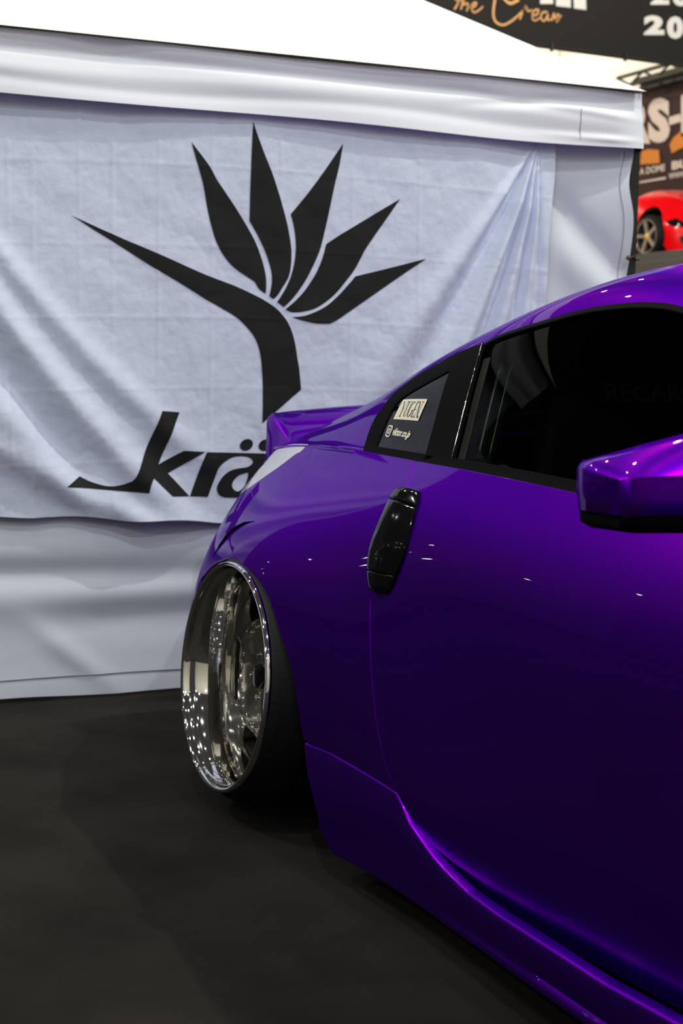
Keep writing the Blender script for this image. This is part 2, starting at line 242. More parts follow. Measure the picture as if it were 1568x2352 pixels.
'e_k':[[0.486,0.8779],[0.5417,0.874],[0.4761,0.7143],[0.5544,0.7562],[0.6238,0.7524],[0.5067,0.6872],[0.5753,0.6156],[0.5194,0.6165],[0.459,0.6741],[0.4552,0.6667],[0.4514,0.6593],[0.4482,0.6518],[0.446,0.6441],[0.4444,0.6363],[0.4427,0.6285],[0.4149,0.631],[0.3873,0.6335],[0.3582,0.6362],[0.3256,0.6395],[0.2917,0.643],[0.261,0.6461],[0.236,0.6484],[0.2141,0.6503],[0.1923,0.6521],[0.2338,0.6819],[0.2426,0.6772],[0.2515,0.6724],[0.261,0.6678],[0.2719,0.6635],[0.2834,0.6594],[0.2946,0.6561],[0.3047,0.6535],[0.3144,0.6516],[0.3242,0.6506],[0.3342,0.6507],[0.3443,0.6516],[0.3539,0.6531],[0.363,0.6553],[0.3717,0.6581],[0.3794,0.6612],[0.3857,0.6637],[0.3911,0.6664],[0.3965,0.6715],[0.4016,0.6785],[0.4066,0.6878],[0.4135,0.703],[0.4235,0.7269],[0.4353,0.7567],[0.4476,0.7872],[0.4601,0.817],[0.473,0.8474]],
'e_ra':[[0.6287,0.7515],[0.8172,0.7457],[0.8221,0.7447],[0.8269,0.7438],[0.8311,0.7425],[0.8342,0.7407],[0.8367,0.7386],[0.8381,0.7359],[0.838,0.7326],[0.837,0.7288],[0.8359,0.725],[0.7824,0.6067],[0.6915,0.6092],[0.6851,0.6111],[0.6788,0.613],[0.6734,0.616],[0.6692,0.621],[0.666,0.6271],[0.6642,0.6335],[0.6643,0.6397],[0.6658,0.6461],[0.6685,0.6529],[0.6725,0.6607],[0.6778,0.669],[0.684,0.6765],[0.6914,0.6831],[0.6999,0.6889],[0.7086,0.6935],[0.7174,0.6965],[0.7266,0.6983],[0.7357,0.6998],[0.7452,0.701],[0.7547,0.7021],[0.7629,0.7038],[0.7696,0.707],[0.7749,0.7109],[0.7787,0.7146],[0.7806,0.7176],[0.7808,0.7204],[0.78,0.7233],[0.7783,0.7263],[0.7755,0.7294],[0.7717,0.732],[0.7668,0.7343],[0.7608,0.7362],[0.7534,0.7374],[0.7436,0.738],[0.7324,0.7379],[0.7217,0.7367],[0.7122,0.7342],[0.7032,0.7307],[0.6947,0.7261],[0.6865,0.7202],[0.6787,0.7133],[0.6725,0.7069],[0.6684,0.7017],[0.6659,0.697],[0.6636,0.6919],[0.6615,0.6864],[0.6597,0.6804],[0.6571,0.6725],[0.6531,0.6611],[0.6483,0.6478],[0.6441,0.636],[0.6408,0.6272],[0.6381,0.6198],[0.6353,0.6124],[0.5775,0.6155],[0.5832,0.6309],[0.5889,0.6462],[0.5948,0.6625],[0.6014,0.6813],[0.6081,0.701],[0.6143,0.7182],[0.6195,0.7309],[0.6241,0.7412]],
'e_dot1':[[0.7787,0.7837],[0.7801,0.7801],[0.7805,0.7762],[0.7798,0.7721],[0.778,0.7681],[0.7753,0.7644],[0.7717,0.7611],[0.7675,0.7585],[0.7629,0.7565],[0.7581,0.7555],[0.7533,0.7553],[0.7488,0.756],[0.7448,0.7576],[0.7415,0.76],[0.7391,0.763],[0.7376,0.7666],[0.7373,0.7705],[0.738,0.7745],[0.7397,0.7785],[0.7425,0.7822],[0.746,0.7855],[0.7502,0.7882],[0.7548,0.7901],[0.7596,0.7912],[0.7644,0.7914],[0.7689,0.7907],[0.7729,0.7891],[0.7763,0.7867]],
'e_dot2':[[0.841,0.7826],[0.8425,0.779],[0.8429,0.7751],[0.8421,0.771],[0.8404,0.767],[0.8376,0.7632],[0.834,0.7599],[0.8298,0.7573],[0.8251,0.7553],[0.8202,0.7543],[0.8154,0.7541],[0.8108,0.7548],[0.8068,0.7564],[0.8035,0.7588],[0.801,0.7619],[0.7996,0.7655],[0.7992,0.7694],[0.7999,0.7734],[0.8017,0.7774],[0.8044,0.7812],[0.808,0.7845],[0.8122,0.7872],[0.8169,0.7891],[0.8217,0.7902],[0.8266,0.7904],[0.8311,0.7896],[0.8352,0.7881],[0.8386,0.7857]],
'e_hole':[[0.7586,0.6856],[0.7616,0.6858],[0.7645,0.686],[0.7663,0.6842],[0.7664,0.6791],[0.7652,0.672],[0.7634,0.6647],[0.7612,0.6573],[0.7584,0.6498],[0.7545,0.643],[0.749,0.6369],[0.7425,0.6315],[0.7365,0.628],[0.7315,0.6271],[0.7269,0.6282],[0.7229,0.6304],[0.719,0.6339],[0.7156,0.6385],[0.7137,0.6436],[0.7136,0.6491],[0.7151,0.655],[0.718,0.6609],[0.7228,0.667],[0.7291,0.6731],[0.7359,0.6781],[0.7431,0.6813],[0.7508,0.6834]],
'hb_edge':[[7.716,4.894],[9.92,4.9]],
'hb_script':[[[6.522,5.177],[6.537,5.2],[6.552,5.223],[6.565,5.247],[6.573,5.272],[6.579,5.298],[6.584,5.324]],[[6.53,5.293],[6.563,5.293],[6.596,5.293],[6.63,5.293]],[[6.611,5.188],[6.626,5.248],[6.64,5.309],[6.65,5.342],[6.65,5.324],[6.646,5.28],[6.647,5.248],[6.661,5.25],[6.681,5.265],[6.697,5.273],[6.705,5.266],[6.709,5.253],[6.71,5.237],[6.705,5.219],[6.697,5.199],[6.689,5.179]],[[6.737,5.226],[6.759,5.232],[6.781,5.239],[6.799,5.248],[6.811,5.263],[6.819,5.281],[6.82,5.292],[6.809,5.293],[6.791,5.288],[6.776,5.279],[6.765,5.263],[6.757,5.243],[6.755,5.224],[6.761,5.204],[6.773,5.185],[6.79,5.176],[6.814,5.184],[6.843,5.201],[6.867,5.219],[6.885,5.233],[6.898,5.248],[6.911,5.262]],[[7.41,5.399],[7.365,5.375],[7.321,5.351],[7.273,5.344],[7.216,5.375],[7.157,5.422],[7.109,5.437],[7.082,5.39],[7.067,5.312],[7.059,5.242],[7.058,5.197],[7.063,5.16],[7.075,5.131],[7.093,5.108],[7.118,5.092],[7.145,5.083],[7.172,5.079],[7.202,5.082],[7.236,5.093],[7.279,5.117],[7.326,5.15],[7.371,5.185],[7.413,5.222],[7.453,5.261],[7.483,5.294],[7.5,5.315],[7.508,5.33],[7.516,5.345]],[[7.43,5.173],[7.456,5.235],[7.483,5.296],[7.505,5.334],[7.519,5.33],[7.53,5.302],[7.542,5.282],[7.56,5.284],[7.58,5.294],[7.6,5.304]],[[7.591,5.23],[7.62,5.239],[7.649,5.247],[7.672,5.259],[7.686,5.278],[7.694,5.301],[7.693,5.315],[7.678,5.318],[7.655,5.314],[7.635,5.302],[7.619,5.282],[7.607,5.256],[7.602,5.232],[7.608,5.21],[7.621,5.191],[7.639,5.183],[7.663,5.19],[7.691,5.208],[7.72,5.227]],[[7.823,5.306],[7.798,5.303],[7.773,5.3],[7.753,5.292],[7.74,5.273],[7.732,5.249],[7.732,5.228],[7.742,5.21],[7.761,5.196],[7.78,5.195],[7.801,5.223],[7.822,5.265],[7.836,5.288],[7.835,5.271],[7.828,5.236],[7.827,5.21],[7.838,5.21],[7.856,5.219],[7.874,5.229]],[[7.886,5.212],[7.897,5.25],[7.909,5.288],[7.918,5.308],[7.923,5.29],[7.926,5.253],[7.933,5.233],[7.947,5.251],[7.964,5.286],[7.978,5.305],[7.987,5.293],[7.993,5.265],[7.992,5.24],[7.977,5.218],[7.955,5.199],[7.946,5.196],[7.964,5.217],[7.995,5.255],[8.026,5.292]]],
'hb_letters':[[[7.707,5.55],[7.895,5.574],[7.902,5.412],[7.714,5.389]],[[7.931,5.578],[8.145,5.606],[8.161,5.399],[7.945,5.392]],[[8.188,5.611],[8.368,5.634],[8.388,5.399],[8.206,5.397]]],
'hb_20':[[[9.276,5.202],[9.595,5.239],[9.264,5.44]],[[9.636,5.193],[9.903,5.223],[9.621,5.473]],[[9.359,5.581],[9.652,5.617],[9.348,5.798]],[[9.705,5.603],[9.964,5.635],[9.692,5.842]]],
'bb_S':[[-18.185,5.066],[-17.562,4.987],[-18.236,5.85]],
'bb_R':[[-18.682,5.114],[-18.111,5.042],[-18.728,5.835]],
'bb_dash':[[-17.627,5.435],[-17.317,5.449],[-17.285,5.314],[-17.606,5.293]],
'bb_I':[[-17.315,5.766],[-17.157,5.77],[-17.109,5.045],[-17.267,5.051]],
'bb_badge':[[-18.36,4.938],[-18.178,4.953],[-17.862,4.899],[-17.823,4.665],[-18.394,4.708]],
'bb_star':[[-17.572,4.959],[-17.474,5.064],[-17.296,5.142],[-17.11,5.059],[-17.006,4.859],[-17.142,4.876],[-17.367,4.831],[-17.503,4.797]],
'bb_dome':[[-18.395,4.519],[-17.671,4.515],[-18.402,4.641]],
'bb_bu':[[-17.484,4.509],[-17.027,4.502],[-17.494,4.657]],
'bb_www':[[-17.555,4.355],[-17.062,4.354],[-17.562,4.459]],
'bb_line':[[-18.387,4.404],[-17.641,4.408],[-17.638,4.371],[-18.385,4.374]],
'bb_top':[[-18.344,6.016],[-17.296,6.023]],
'bb_garland':[[-18.452,6.168],[-17.306,6.168],[-17.292,5.964],[-18.321,6.027]],
}
ux = {}
def x2u(Sf, x):
    k = id(Sf)
    if k not in ux:
        u = np.linspace(Sf.uk[0], Sf.uk[-1], 3000); ux[k] = (Sf.P(np.stack([u, u * 0 + Sf.vk[3]], 1))[:, 0], u)
    return float(np.interp(x, *ux[k]))
def xz(Sf, x, z):
    "surface parameters of the point of the side surface at station x, height z"
    u = x2u(Sf, x); v = np.linspace(Sf.vk[0], Sf.vk[-1], 400); Z = Sf.P(np.stack([v * 0 + u, v], 1))[:, 2]
    i = int(np.argmin(abs(Z - z))); return [u, float(v[i])]
def xv(Sf, x, v): return [x2u(Sf, x), v]
def smooth_line(pts, n=4):
    P = np.array(pts, float)
    if len(P) < 3: return P
    P = np.vstack([2 * P[0] - P[1], P, 2 * P[-1] - P[-2]]); o = []
    for i in range(1, len(P) - 2):
        a, b, c, d = P[i - 1:i + 3]
        for k in range(n):
            t = k / n; o.append(.5 * (2 * b + (c - a) * t + (2 * a - 5 * b + 4 * c - d) * t * t + (3 * b - a - 3 * c + d) * t ** 3))
    o.append(P[-2]); return np.array(o)
def join(*ls):
    o = []
    for l in ls:
        l = np.atleast_2d(l)
        for q in l:
            if not o or np.hypot(*(np.array(o[-1]) - q)) > 1e-5: o.append(np.array(q, float))
    if np.hypot(*(o[0] - o[-1])) < 1e-5: o.pop()
    return np.array(o)
def fill2d(loops, du, dv):
    "triangulate 2-D loops, cut by a grid; returns verts (n,2), faces, ordered boundary edges"
    flat = [q for l in loops for q in l]; sc = np.array([1, .15])
    tris = tessellate_polygon([[Vector((q[0], q[1] * .15, 0)) for q in l] for l in loops])
    bm = bmesh.new(); vs = [bm.verts.new((q[0], q[1], 0)) for q in flat]
    for t in tris:
        try: bm.faces.new([vs[i] for i in t])
        except ValueError: pass
    A = np.array(flat); lo, hi = A.min(0), A.max(0)
    for ax, d in ((0, du), (1, dv)):
        for c in np.arange(math.ceil(lo[ax] / d) * d, hi[ax], d):
            co = [0, 0, 0]; no = [0, 0, 0]; co[ax] = c; no[ax] = 1
            bmesh.ops.bisect_plane(bm, geom=bm.verts[:] + bm.edges[:] + bm.faces[:], dist=1e-7, plane_co=co, plane_no=no)
    bmesh.ops.remove_doubles(bm, verts=bm.verts, dist=1e-6)
    for f in bm.faces:
        if f.normal.z < 0: f.normal_flip()
    bm.verts.index_update()
    V = np.array([v.co[:2] for v in bm.verts]); F = [[v.index for v in f.verts] for f in bm.faces]
    Bd = []
    for e in bm.edges:
        if len(e.link_faces) == 1:
            l = e.link_loops[0]; Bd.append((l.vert.index, l.link_loop_next.vert.index))
    bm.free(); return V, F, Bd
def patch(Sf, loop, name, mt, parent, off=0., edge=.010, lip=.0016, du=.035, dv=.16, both=True, joinmid=False, holes=(), label=None, xf=None):
    V2, F, Bd = fill2d([loop] + list(holes), du, dv)
    X = Sf.P(V2); N = Sf.N(V2)
    sg = -1 if np.median(N[:, 1] * np.sign(-.001 - abs(X[:, 1])) + N[:, 2] * .6) < 0 else 1
    N = N * sg
    X = X + N * off
    # orient faces with normals
    f = F[0]; fn = np.cross(X[f[1]] - X[f[0]], X[f[2]] - X[f[0]])
    flip = fn @ N[f[0]] < 0
    if flip: F = [g[::-1] for g in F]; Bd = [(b, a) for a, b in Bd]
    V = list(X); NN = list(N)
    if edge:
        outw = {}
        for a, b in Bd:
            if joinmid and abs(X[a][1]) < 1e-3 and abs(X[b][1]) < 1e-3: continue
            t = X[b] - X[a]; o = np.cross(t, N[a]); l = np.linalg.norm(o)
            if l < 1e-9: continue
            o /= l
            outw.setdefault(a, []).append(o); outw.setdefault(b, []).append(o)
        r1, r2 = {}, {}
        for i, os in outw.items():
            o = np.sum(os, 0); o /= max(np.linalg.norm(o), 1e-6)
            r1[i] = len(V); V.append(X[i] + o * lip - N[i] * lip); NN.append((N[i] + o * 1.2) / np.linalg.norm(N[i] + o * 1.2))
            r2[i] = len(V); V.append(X[i] + o * lip - N[i] * edge); NN.append(o)
        for a, b in Bd:
            if a in r1 and b in r1:
                F.append([b, a, r1[a], r1[b]]); F.append([r1[b], r1[a], r2[a], r2[b]])
    V = np.array(V); NN = np.array(NN)
    objs = []
    if joinmid:
        n = len(V); V = np.vstack([V, V * [1, -1, 1]]); NN = np.vstack([NN, NN * [1, -1, 1]]); F = F + [[i + n for i in g[::-1]] for g in F]
        both = False
    if xf is not None: V = xf(V)
    o = mesh(name, V, F, mt, parent, normals=NN); objs.append(o)
    if both:
        o2 = mesh(name, V * [1, -1, 1], [g[::-1] for g in F], mt, parent, normals=NN * [1, -1, 1]); objs.append(o2)
    if label: objs[0]['label'] = label
    return objs

# ================================================================== large structure
def fnoise(x, y, seed=0, oct=4, f0=1.):
    r = np.random.default_rng(seed); s = 0
    for k in range(oct):
        for _ in range(4):
            a = r.uniform(0, 2 * np.pi); f = f0 * 2 ** k * r.uniform(.7, 1.3)
            s = s + np.sin((x * np.cos(a) + y * np.sin(a)) * f + r.uniform(0, 6.28)) / (1.9 ** k) / 4
    return s
gx = np.r_[-26, -18, -10, -6, -4, -3, -2.4, np.arange(-2, 3.6, .022), 4, 5, 7, 12]
gy = np.r_[-14, -9, -6, -4.5, -3.5, np.arange(-3, 2.2, .026), 2.5, 3, 4, 6, 9, 16]
GX, GY = np.meshgrid(gx, gy, indexing='ij')
wr = fnoise(GX * 1.0, GY * .55, 3, 3, 15.) * .0032 + fnoise(GX * 1.3, GY * .5, 5, 2, 6.) * .006 + fnoise(GX, GY * .22, 8, 2, 46.) * .0016
den = np.clip((3.2 - abs(GX - .6)) / .8, 0, 1) * np.clip((2.8 - abs(GY + .6)) / .6, 0, 1)
GZ = (wr - .0035) * den - .001
V, F = grid(np.stack([GX, GY, GZ], 2))
M_CARPET = vary(mat('charcoal_carpet', (.02, .019, .017), .95, spec=.12, bump=(260, .003, .55)), 2.6, (.0085, .0073, .0056), (.0215, .0190, .0155), 9)
nt = M_CARPET.node_tree; b0 = [n for n in nt.nodes if n.type == 'BUMP'][0]
tc = nt.nodes.new('ShaderNodeTexCoord'); mp_ = nt.nodes.new('ShaderNodeMapping'); mp_.inputs['Scale'].default_value = (1, .45, 1); n2 = nt.nodes.new('ShaderNodeTexNoise'); n2.inputs['Scale'].default_value = 20; n2.inputs['Detail'].default_value = 4
b2 = nt.nodes.new('ShaderNodeBump'); b2.inputs['Distance'].default_value = .012; b2.inputs['Strength'].default_value = .8
nt.links.new(tc.outputs['Object'], mp_.inputs['Vector']); nt.links.new(mp_.outputs['Vector'], n2.inputs['Vector']); nt.links.new(n2.outputs['Fac'], b2.inputs['Height']); nt.links.new(b2.outputs['Normal'], b0.inputs['Normal'])
fl = mesh('floor', V, F, M_CARPET); fl['kind'] = 'structure'
M_HALL = vary(mat('cream_hall_wall', (.8, .78, .7), .8), .6, (.80, .77, .66), (.86, .83, .74))
bm = bmesh.new(); bx(bm, (-24, 14, 5.5), (.2, 24, 11.5)); wb = bm_obj('wall_back', bm, M_HALL); wb['kind'] = 'structure'
for i in range(15):
    o = box('wall_panel_rib', (-23.86, 4 + i * 1.5, 5.5), (.08, .07, 11.4), M_HALL, wb, .01)
bm = bmesh.new(); bx(bm, (-8, 16.2, 4.5), (34, .2, 12)); wr_ = bm_obj('wall_right', bm, M_HALL); wr_['kind'] = 'structure'
M_FARW = mat('warm_grey_hall_wall', (.48, .45, .38), .8)
bm = bmesh.new(); bx(bm, (-10, -30, 4), (50, .2, 10)); o = bm_obj('wall_left', bm, mat('dim_hall_wall', (.10, .095, .085), .8)); o['kind'] = 'structure'
bm = bmesh.new(); bx(bm, (13.5, 2, 4), (.2, 30, 10)); o = bm_obj('wall_front', bm, M_FARW); o['kind'] = 'structure'

# ================================================================== the violet coupe
car = thing('sports_coupe', 'glossy violet widebody coupe with deep polished wheels parked backed to the white tent', 'car')
H = Surf([[(x, -b, c) for b, c in r] for x, r in [
    (2.04, [(.82, .786), (.66, .845), (.42, .885), (0, .905)]),
    (2.40, [(.78, .74), (.64, .80), (.42, .845), (0, .865)]),
    (2.75, [(.72, .69), (.61, .745), (.41, .785), (0, .80)]),
    (3.05, [(.615, .62), (.53, .665), (.37, .70), (0, .715)]),
    (3.26, [(.43, .54), (.38, .575), (.27, .60), (0, .61)])]])
bk = lambda k: np.array(B[k])
def hline(Sf, u0, u1, v, n=24): return np.stack([np.linspace(u0, u1, n), np.full(n, v)], 1)
def vline(Sf, u, v0, v1, n=12): return np.stack([np.full(n, u), np.linspace(v0, v1, n)], 1)
dcut = smooth_line(bk('doorcut')); dcut[0] = (dcut[0][0], 5)
lamp_s = smooth_line(bk('lampseam')); lamp_s[0] = (lamp_s[0][0], 5)
bseam = smooth_line(bk('bumpseam')[:5])
arch = smooth_line(bk('arch')[:11], 3)
sseam = bk('skirtseam'); sseam[0] = arch[-1]; sseam = smooth_line(sseam)
gap = .0022
def quarter_loop():
    dc = dcut - [gap, 0]
    return join(hline(L, lamp_s[0][0] + gap, dc[0][0], 5)[::-1], lamp_s + [gap, .0], bseam + [gap, .012], arch, sseam + [0, .02], dc[::-1][:-1])
patch(L, quarter_loop(), 'quarter_panel', M_PAINT, car, dv=.12, du=.025)
# door: rear cut, lower edge, front cut
dbot = [xz(L, x, z) for x, z in ((.765, .232), (.79, .206), (.835, .180), (.88, .163), (.94, .146), (1.04, .138), (1.16, .136), (1.33, .143), (1.5, .152), (1.7, .165), (1.80, .19))]
dbot = smooth_line([dcut[-1].tolist()] + dbot)
dfr = smooth_line([xz(L, 1.80, .19), xz(L, 1.84, .30), xz(L, 1.87, .5), xz(L, 1.88, .65), [x2u(L, 1.87), 5]])
door_loop = join(dcut + [gap, 0], dbot, dfr[1:], hline(L, dcut[0][0] + gap, dfr[-1][0], 5)[::-1][1:-1])
doors = patch(L, door_loop, 'door', M_PAINT, car, dv=.12, du=.03, edge=.014)
# front fender with wheel arch
def circ(Sf, cx, cz, r, a0, a1, n=40):
    return np.array([xz(Sf, cx + r * math.cos(a), cz + r * math.sin(a)) for a in np.linspace(math.radians(a0), math.radians(a1), n)])
fa = circ(L, 2.65, .28, .355, 205, -25)
ff = join(dfr[::-1] + [gap, 0], [xz(L, 1.83, .16)], [xz(L, 2.2, .15)], fa, [xz(L, 3.02, .14)], vline(L, x2u(L, 3.04), .6, 5), hline(L, dfr[-1][0] + gap, x2u(L, 3.04), 5)[::-1][1:-1])
patch(L, ff, 'front_fender', M_PAINT, car)
patch(L, join(vline(L, x2u(L, 3.04) + gap, 0, 5), hline(L, x2u(L, 3.05), L.uk[-1], 5)[1:], vline(L, L.uk[-1], 5, 0), hline(L, x2u(L, 3.05), L.uk[-1], 0)[::-1][1:-1]), 'front_bumper', M_PAINT, car, joinmid=True)
patch(H, join(hline(H, H.uk[0], H.uk[-1], 0, 30), vline(H, H.uk[-1], 0, 3), hline(H, H.uk[0], H.uk[-1], 3)[::-1], vline(H, H.uk[0], 3, 0)), 'hood', M_PAINT, car, joinmid=True)
# tail lamp and rear bumper
ls = lamp_s; u_t = L.uk[3]
lamp_back = np.array([[1.0857, 4.1315], [.95, 3.95], [.80, 3.95], [.72, 4.3], [.70, 5.]])
tail = join(hline(L, .70, ls[0][0], 5), ls, lamp_back[1:-1])
patch(L, tail, 'tail_light', M_LENS, car, off=.001, dv=.12, du=.03, label='pale clear tail light lens')
ar_r = np.array([xz(L, x, z) for x, z in ((-.40, .42), (-.435, .34), (-.45, .25), (-.455, .17), (-.45, .105))])
bump = join(hline(L, 0, .70, 5), lamp_back[::-1] - [0, .02], bseam - [0, .0], [[1.0198, 2.3999]], ar_r, hline(L, 0, ar_r[-1][0], 0)[::-1], vline(L, 0, 0, 5)[1:-1])
patch(L, bump, 'rear_bumper', M_PAINT, car, joinmid=True, dv=.12, du=.03)
# inner dark shells
box('underbody', (1.3, 0, .17), (3.2, 1.36, .10), M_DARK, car, .03)
inner = join(hline(L, x2u(L, -.10), x2u(L, .60), 4.9), [xz(L, .66, .3), xz(L, .50, .12), xz(L, .47, .3)], circ(L, 0, .25, .46, 0, 180, 24)[3:-8])
patch(L, inner, 'panel_backing', M_DARK, car, off=-.022, edge=0)
inner = join(hline(L, x2u(L, .56), x2u(L, 2.0), 4.95), [xz(L, 2.0, .15)], [xz(L, .70, .15)])
patch(L, inner, 'door_lining', M_DARK, car, off=-.024, edge=0)
for cx, r in ((0., .41), (2.65, .39)):
    th = np.linspace(math.radians(-20), math.radians(200), 28); ys = np.array([-.90, -.6, -.48])
    A = np.array([[(cx + r * math.cos(t), y, .26 + r * math.sin(t)) for y in ys] for t in th]); V, F = grid(A)
    A2 = np.array([(cx + r * math.cos(t), -.48, .26 + r * math.sin(t)) for t in th]); n0 = len(V)
    V = np.vstack([V, A2]); F.append(tuple(range(n0, n0 + len(th))))
    for s in (1, -1): mesh('wheel_arch_liner', V * [1, s, 1], F, M_DARK, car, smooth=False)
# ---- side skirt
kx = np.array([.372, .47, .566, .66, .743, .767, .793, .841, .882, .918, 1.0, 1.1, 1.22, 1.38, 1.56, 1.8, 2.05, 2.2])
kt = np.array([.255, .261, .2595, .257, .254, .235, .212, .193, .178, .169, .155, .151, .152, .153, .165, .180, .19, .195])
ky = np.array([.9475, .941, .937, .934, .932] + [.932] * 11 + [.928, .92])
kb = np.interp(kx, [.37, .47, .65, .9, 1.2, 1.8, 2.2], [.10, .062, .072, .076, .079, .085, .095])
kl = np.interp(kx, [.37, .85, .96, 1.2, 2.2], [0, .0, .004, .008, .010])
ki = np.interp(kx, [.37, .74, .80, .92, 1.1, 2.2], [.010, .010, .014, .018, .022, .022])
rows = []
for x, t, y, b, l, i in zip(kx, kt, ky, kb, kl, ki):
    xb = x + (.065 if x < .38 else (.02 if x < .5 else 0)); m = b + .012
    rows.append([(x, -(y - i), t - .045), (x, -(y - i), t + .0015), (x, -(y - .006), t + .001), (x, -(y - .0015), t - .0015), (x, -y, t - .006),
                 (x * .7 + xb * .3, -(y + .001), t * .6 + m * .4), (xb * .75 + x * .25, -(y - .001), t * .25 + m * .75), (xb, -(y - .006), m), (xb, -(y - .006 + l * .5), m - .006), (xb, -(y - .006 + l * .85), m - .015),
                 (xb, -(y - .008 + l * .85), m - .020), (xb, -(y - .12), m - .020)])
R = np.array(rows)
cu = card(kx); xs = np.unique(np.r_[kx, np.arange(.40, 2.2, .03)])
dense = np.einsum('ni,ijk->njk', wts(cu, xs), R) if False else np.stack([[np.interp(xs, kx, R[:, j, k]) for k in range(3)] for j in range(R.shape[1])], 0).transpose(2, 0, 1)
V, F = grid(dense)
for s in (1, -1): mesh('side_skirt', V * [1, s, 1], [f[::s] for f in F], M_PAINT, car, sharp=50)
# ---- greenhouse
qo = smooth_line(bk('qouter')); qi = bk('qinner')
dg = bk('dglass'); dtop = smooth_line(np.vstack([dg[3:], [xv(G, 1.30, 2.86), xv(G, 1.55, 2.5), xv(G, 1.80, 1.8), xv(G, 1.93, 1.15)]]))
u_end = G.uk[-1]
rear_glass = join([xv(G, .10, 6), xv(G, .08, 4.75), xv(G, -.05, 4.45), xv(G, -.42, 4.4), xv(G, -.50, 4.7), xv(G, -.52, 6)])
wind = join([xv(G, 1.24, 6), xv(G, 1.27, 4.9), xv(G, 1.34, 4.15), xv(G, 1.60, 3.55), xv(G, 2.06, 2.7), [u_end, 2.7], [u_end, 6]])
def dens(P, n=8):
    o = []
    for a, b in zip(P[:-1], P[1:]): o += [a + (b - a) * t for t in np.linspace(0, 1, n, endpoint=False)]
    return np.array(o + [P[-1]])
rg, wd = dens(rear_glass), dens(wind)
ur = bk('qtrim')[0][0]
roof_loop = join(hline(G, 0, ur, .0, 40), qo, dtop[1:], [xv(G, 1.97, .95)], [xv(G, 1.97, 0.02)], [[u_end, 0]], [[u_end, 2.6]], wd[::-1][8 * 2:], rg, [[0, 6]], vline(G, 0, 6, 0)[1:-1])
patch(G, roof_loop, 'roof_panel', M_PAINT, car, joinmid=True, du=.03, dv=.15, edge=.008)
patch(G, rg + [0, 0], 'rear_glass', M_QGLASS, car, off=-.003, joinmid=True, edge=0)
patch(G, wd, 'windshield', M_GLASS, car, off=-.003, joinmid=True, edge=0)
# hatch end below the spoiler
he = np.array([[(-.72, y, .855 - .055 * (abs(y) / .53) ** 2) , (-.74, y, .84 - .055 * (abs(y) / .53) ** 2), (-.735, y, .79)] for y in np.linspace(-.53, .53, 24)])
V, F = grid(he); mesh('hatch_edge', V, F, M_PAINT, car)
# door glass, seals, trims
bot = smooth_line(np.vstack([bk('dglassbot')[1:], [xv(G, 1.35, 1.03), xv(G, 1.65, 1.03), xv(G, 1.93, 1.03)]]))
side_l = smooth_line(dg[:4])
gl = join(side_l, dtop[1:], bot[::-1])
glass = patch(G, gl, 'door_glass', M_GLASS, car, off=-.006, edge=0, label='dark tinted door glass')
seal_in = dtop[:-3] - [0, .075]
patch(G, join(dtop[:-3] - [0, .008], seal_in[::-1]), 'window_seal', M_RUBBER, car, off=.0005, edge=.008)
qout_bot = [bk('qinner')[-1]]
pil_r = smooth_line([bk('qinner')[5] + [.008, .03], bk('qinner')[6], bk('qinner')[7]])
frame_loop = join(qo[:-1] + [.002, -.01], [qo[-1] + [-.02, -.03]], bk('qinner')[5:6] + [.06, .33], pil_r, [[pil_r[-1][0], 1.0]], [[qo[0][0] + .004, 1.0]])
qi_loop = join(smooth_line(qi[:6]), smooth_line(qi[5:8]))
patch(G, join(qo[:-1] + [.003, -.012], [qi[5] + [.09, .42]], smooth_line(qi[:6])[::-1]), 'quarter_window_frame', M_TRIM, car, off=.002, edge=.01)
qglass = patch(G, qi_loop, 'quarter_glass', M_QGLASS, car, off=-.001, edge=0, label='black tinted quarter window')
patch(G, qi_loop, 'quarter_window_backing', M_DARK, car, off=-.012, edge=0)
patch(G, join(smooth_line(qi[5:8]) + [.003, 0], side_l[:, :] - [.004, 0]), 'door_pillar', M_TRIM, car, off=.0035, edge=.008)
V, F = tube(G.P(side_l) + [0, -.0055, 0], .0012, 6)
for s in (1, -1): mesh('window_edge', V * [1, s, 1], F, M_CHROME, car)
iv = smooth_line(side_l + [.03, 0])
patch(G, join(side_l[:-2] + [.007, 0], (side_l[:-2] + [.030, 0])[::-1]), 'pillar_reflection_seal', M_SEALR, car, off=-.0045, edge=.004)
for du_, r_ in ((.052, .011), (.088, .006)):  # added tubes stand in for vertical green highlights by the pillar
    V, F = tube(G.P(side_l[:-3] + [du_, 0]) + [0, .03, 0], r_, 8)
    for s in (1, -1): mesh('pillar_green_highlight', V * [1, s, 1], F, M_PILLARHL, car)
q1, q2, q3, q4 = bk('qtrim')
def trim(x0, x1, v0, v1, name, off, du0=0.):
    a, b = x2u(G, x0), x2u(G, x1)
    patch(G, join(hline(G, a, b, v0, 16), hline(G, a + du0, b + du0, v1, 16)[::-1]), name, M_TRIM, car, off=off, edge=.012, lip=.003)
trim(.235, .532, .42, 1.03, 'belt_trim', .003, 0.0)
trim(.520, 1.93, .55, .80, 'belt_trim', .004, .006)
trim(.545, 1.93, .84, 1.05, 'belt_trim', .003, .03)
# headliner so the roof is dark inside
hl = join(hline(G, x2u(G, -.35), x2u(G, 1.2), 3.3), vline(G, x2u(G, 1.2), 3.3, 6), hline(G, x2u(G, -.35), x2u(G, 1.2), 6)[::-1])
patch(G, hl, 'headliner', M_DARK, car, off=-.03, edge=0, joinmid=True)
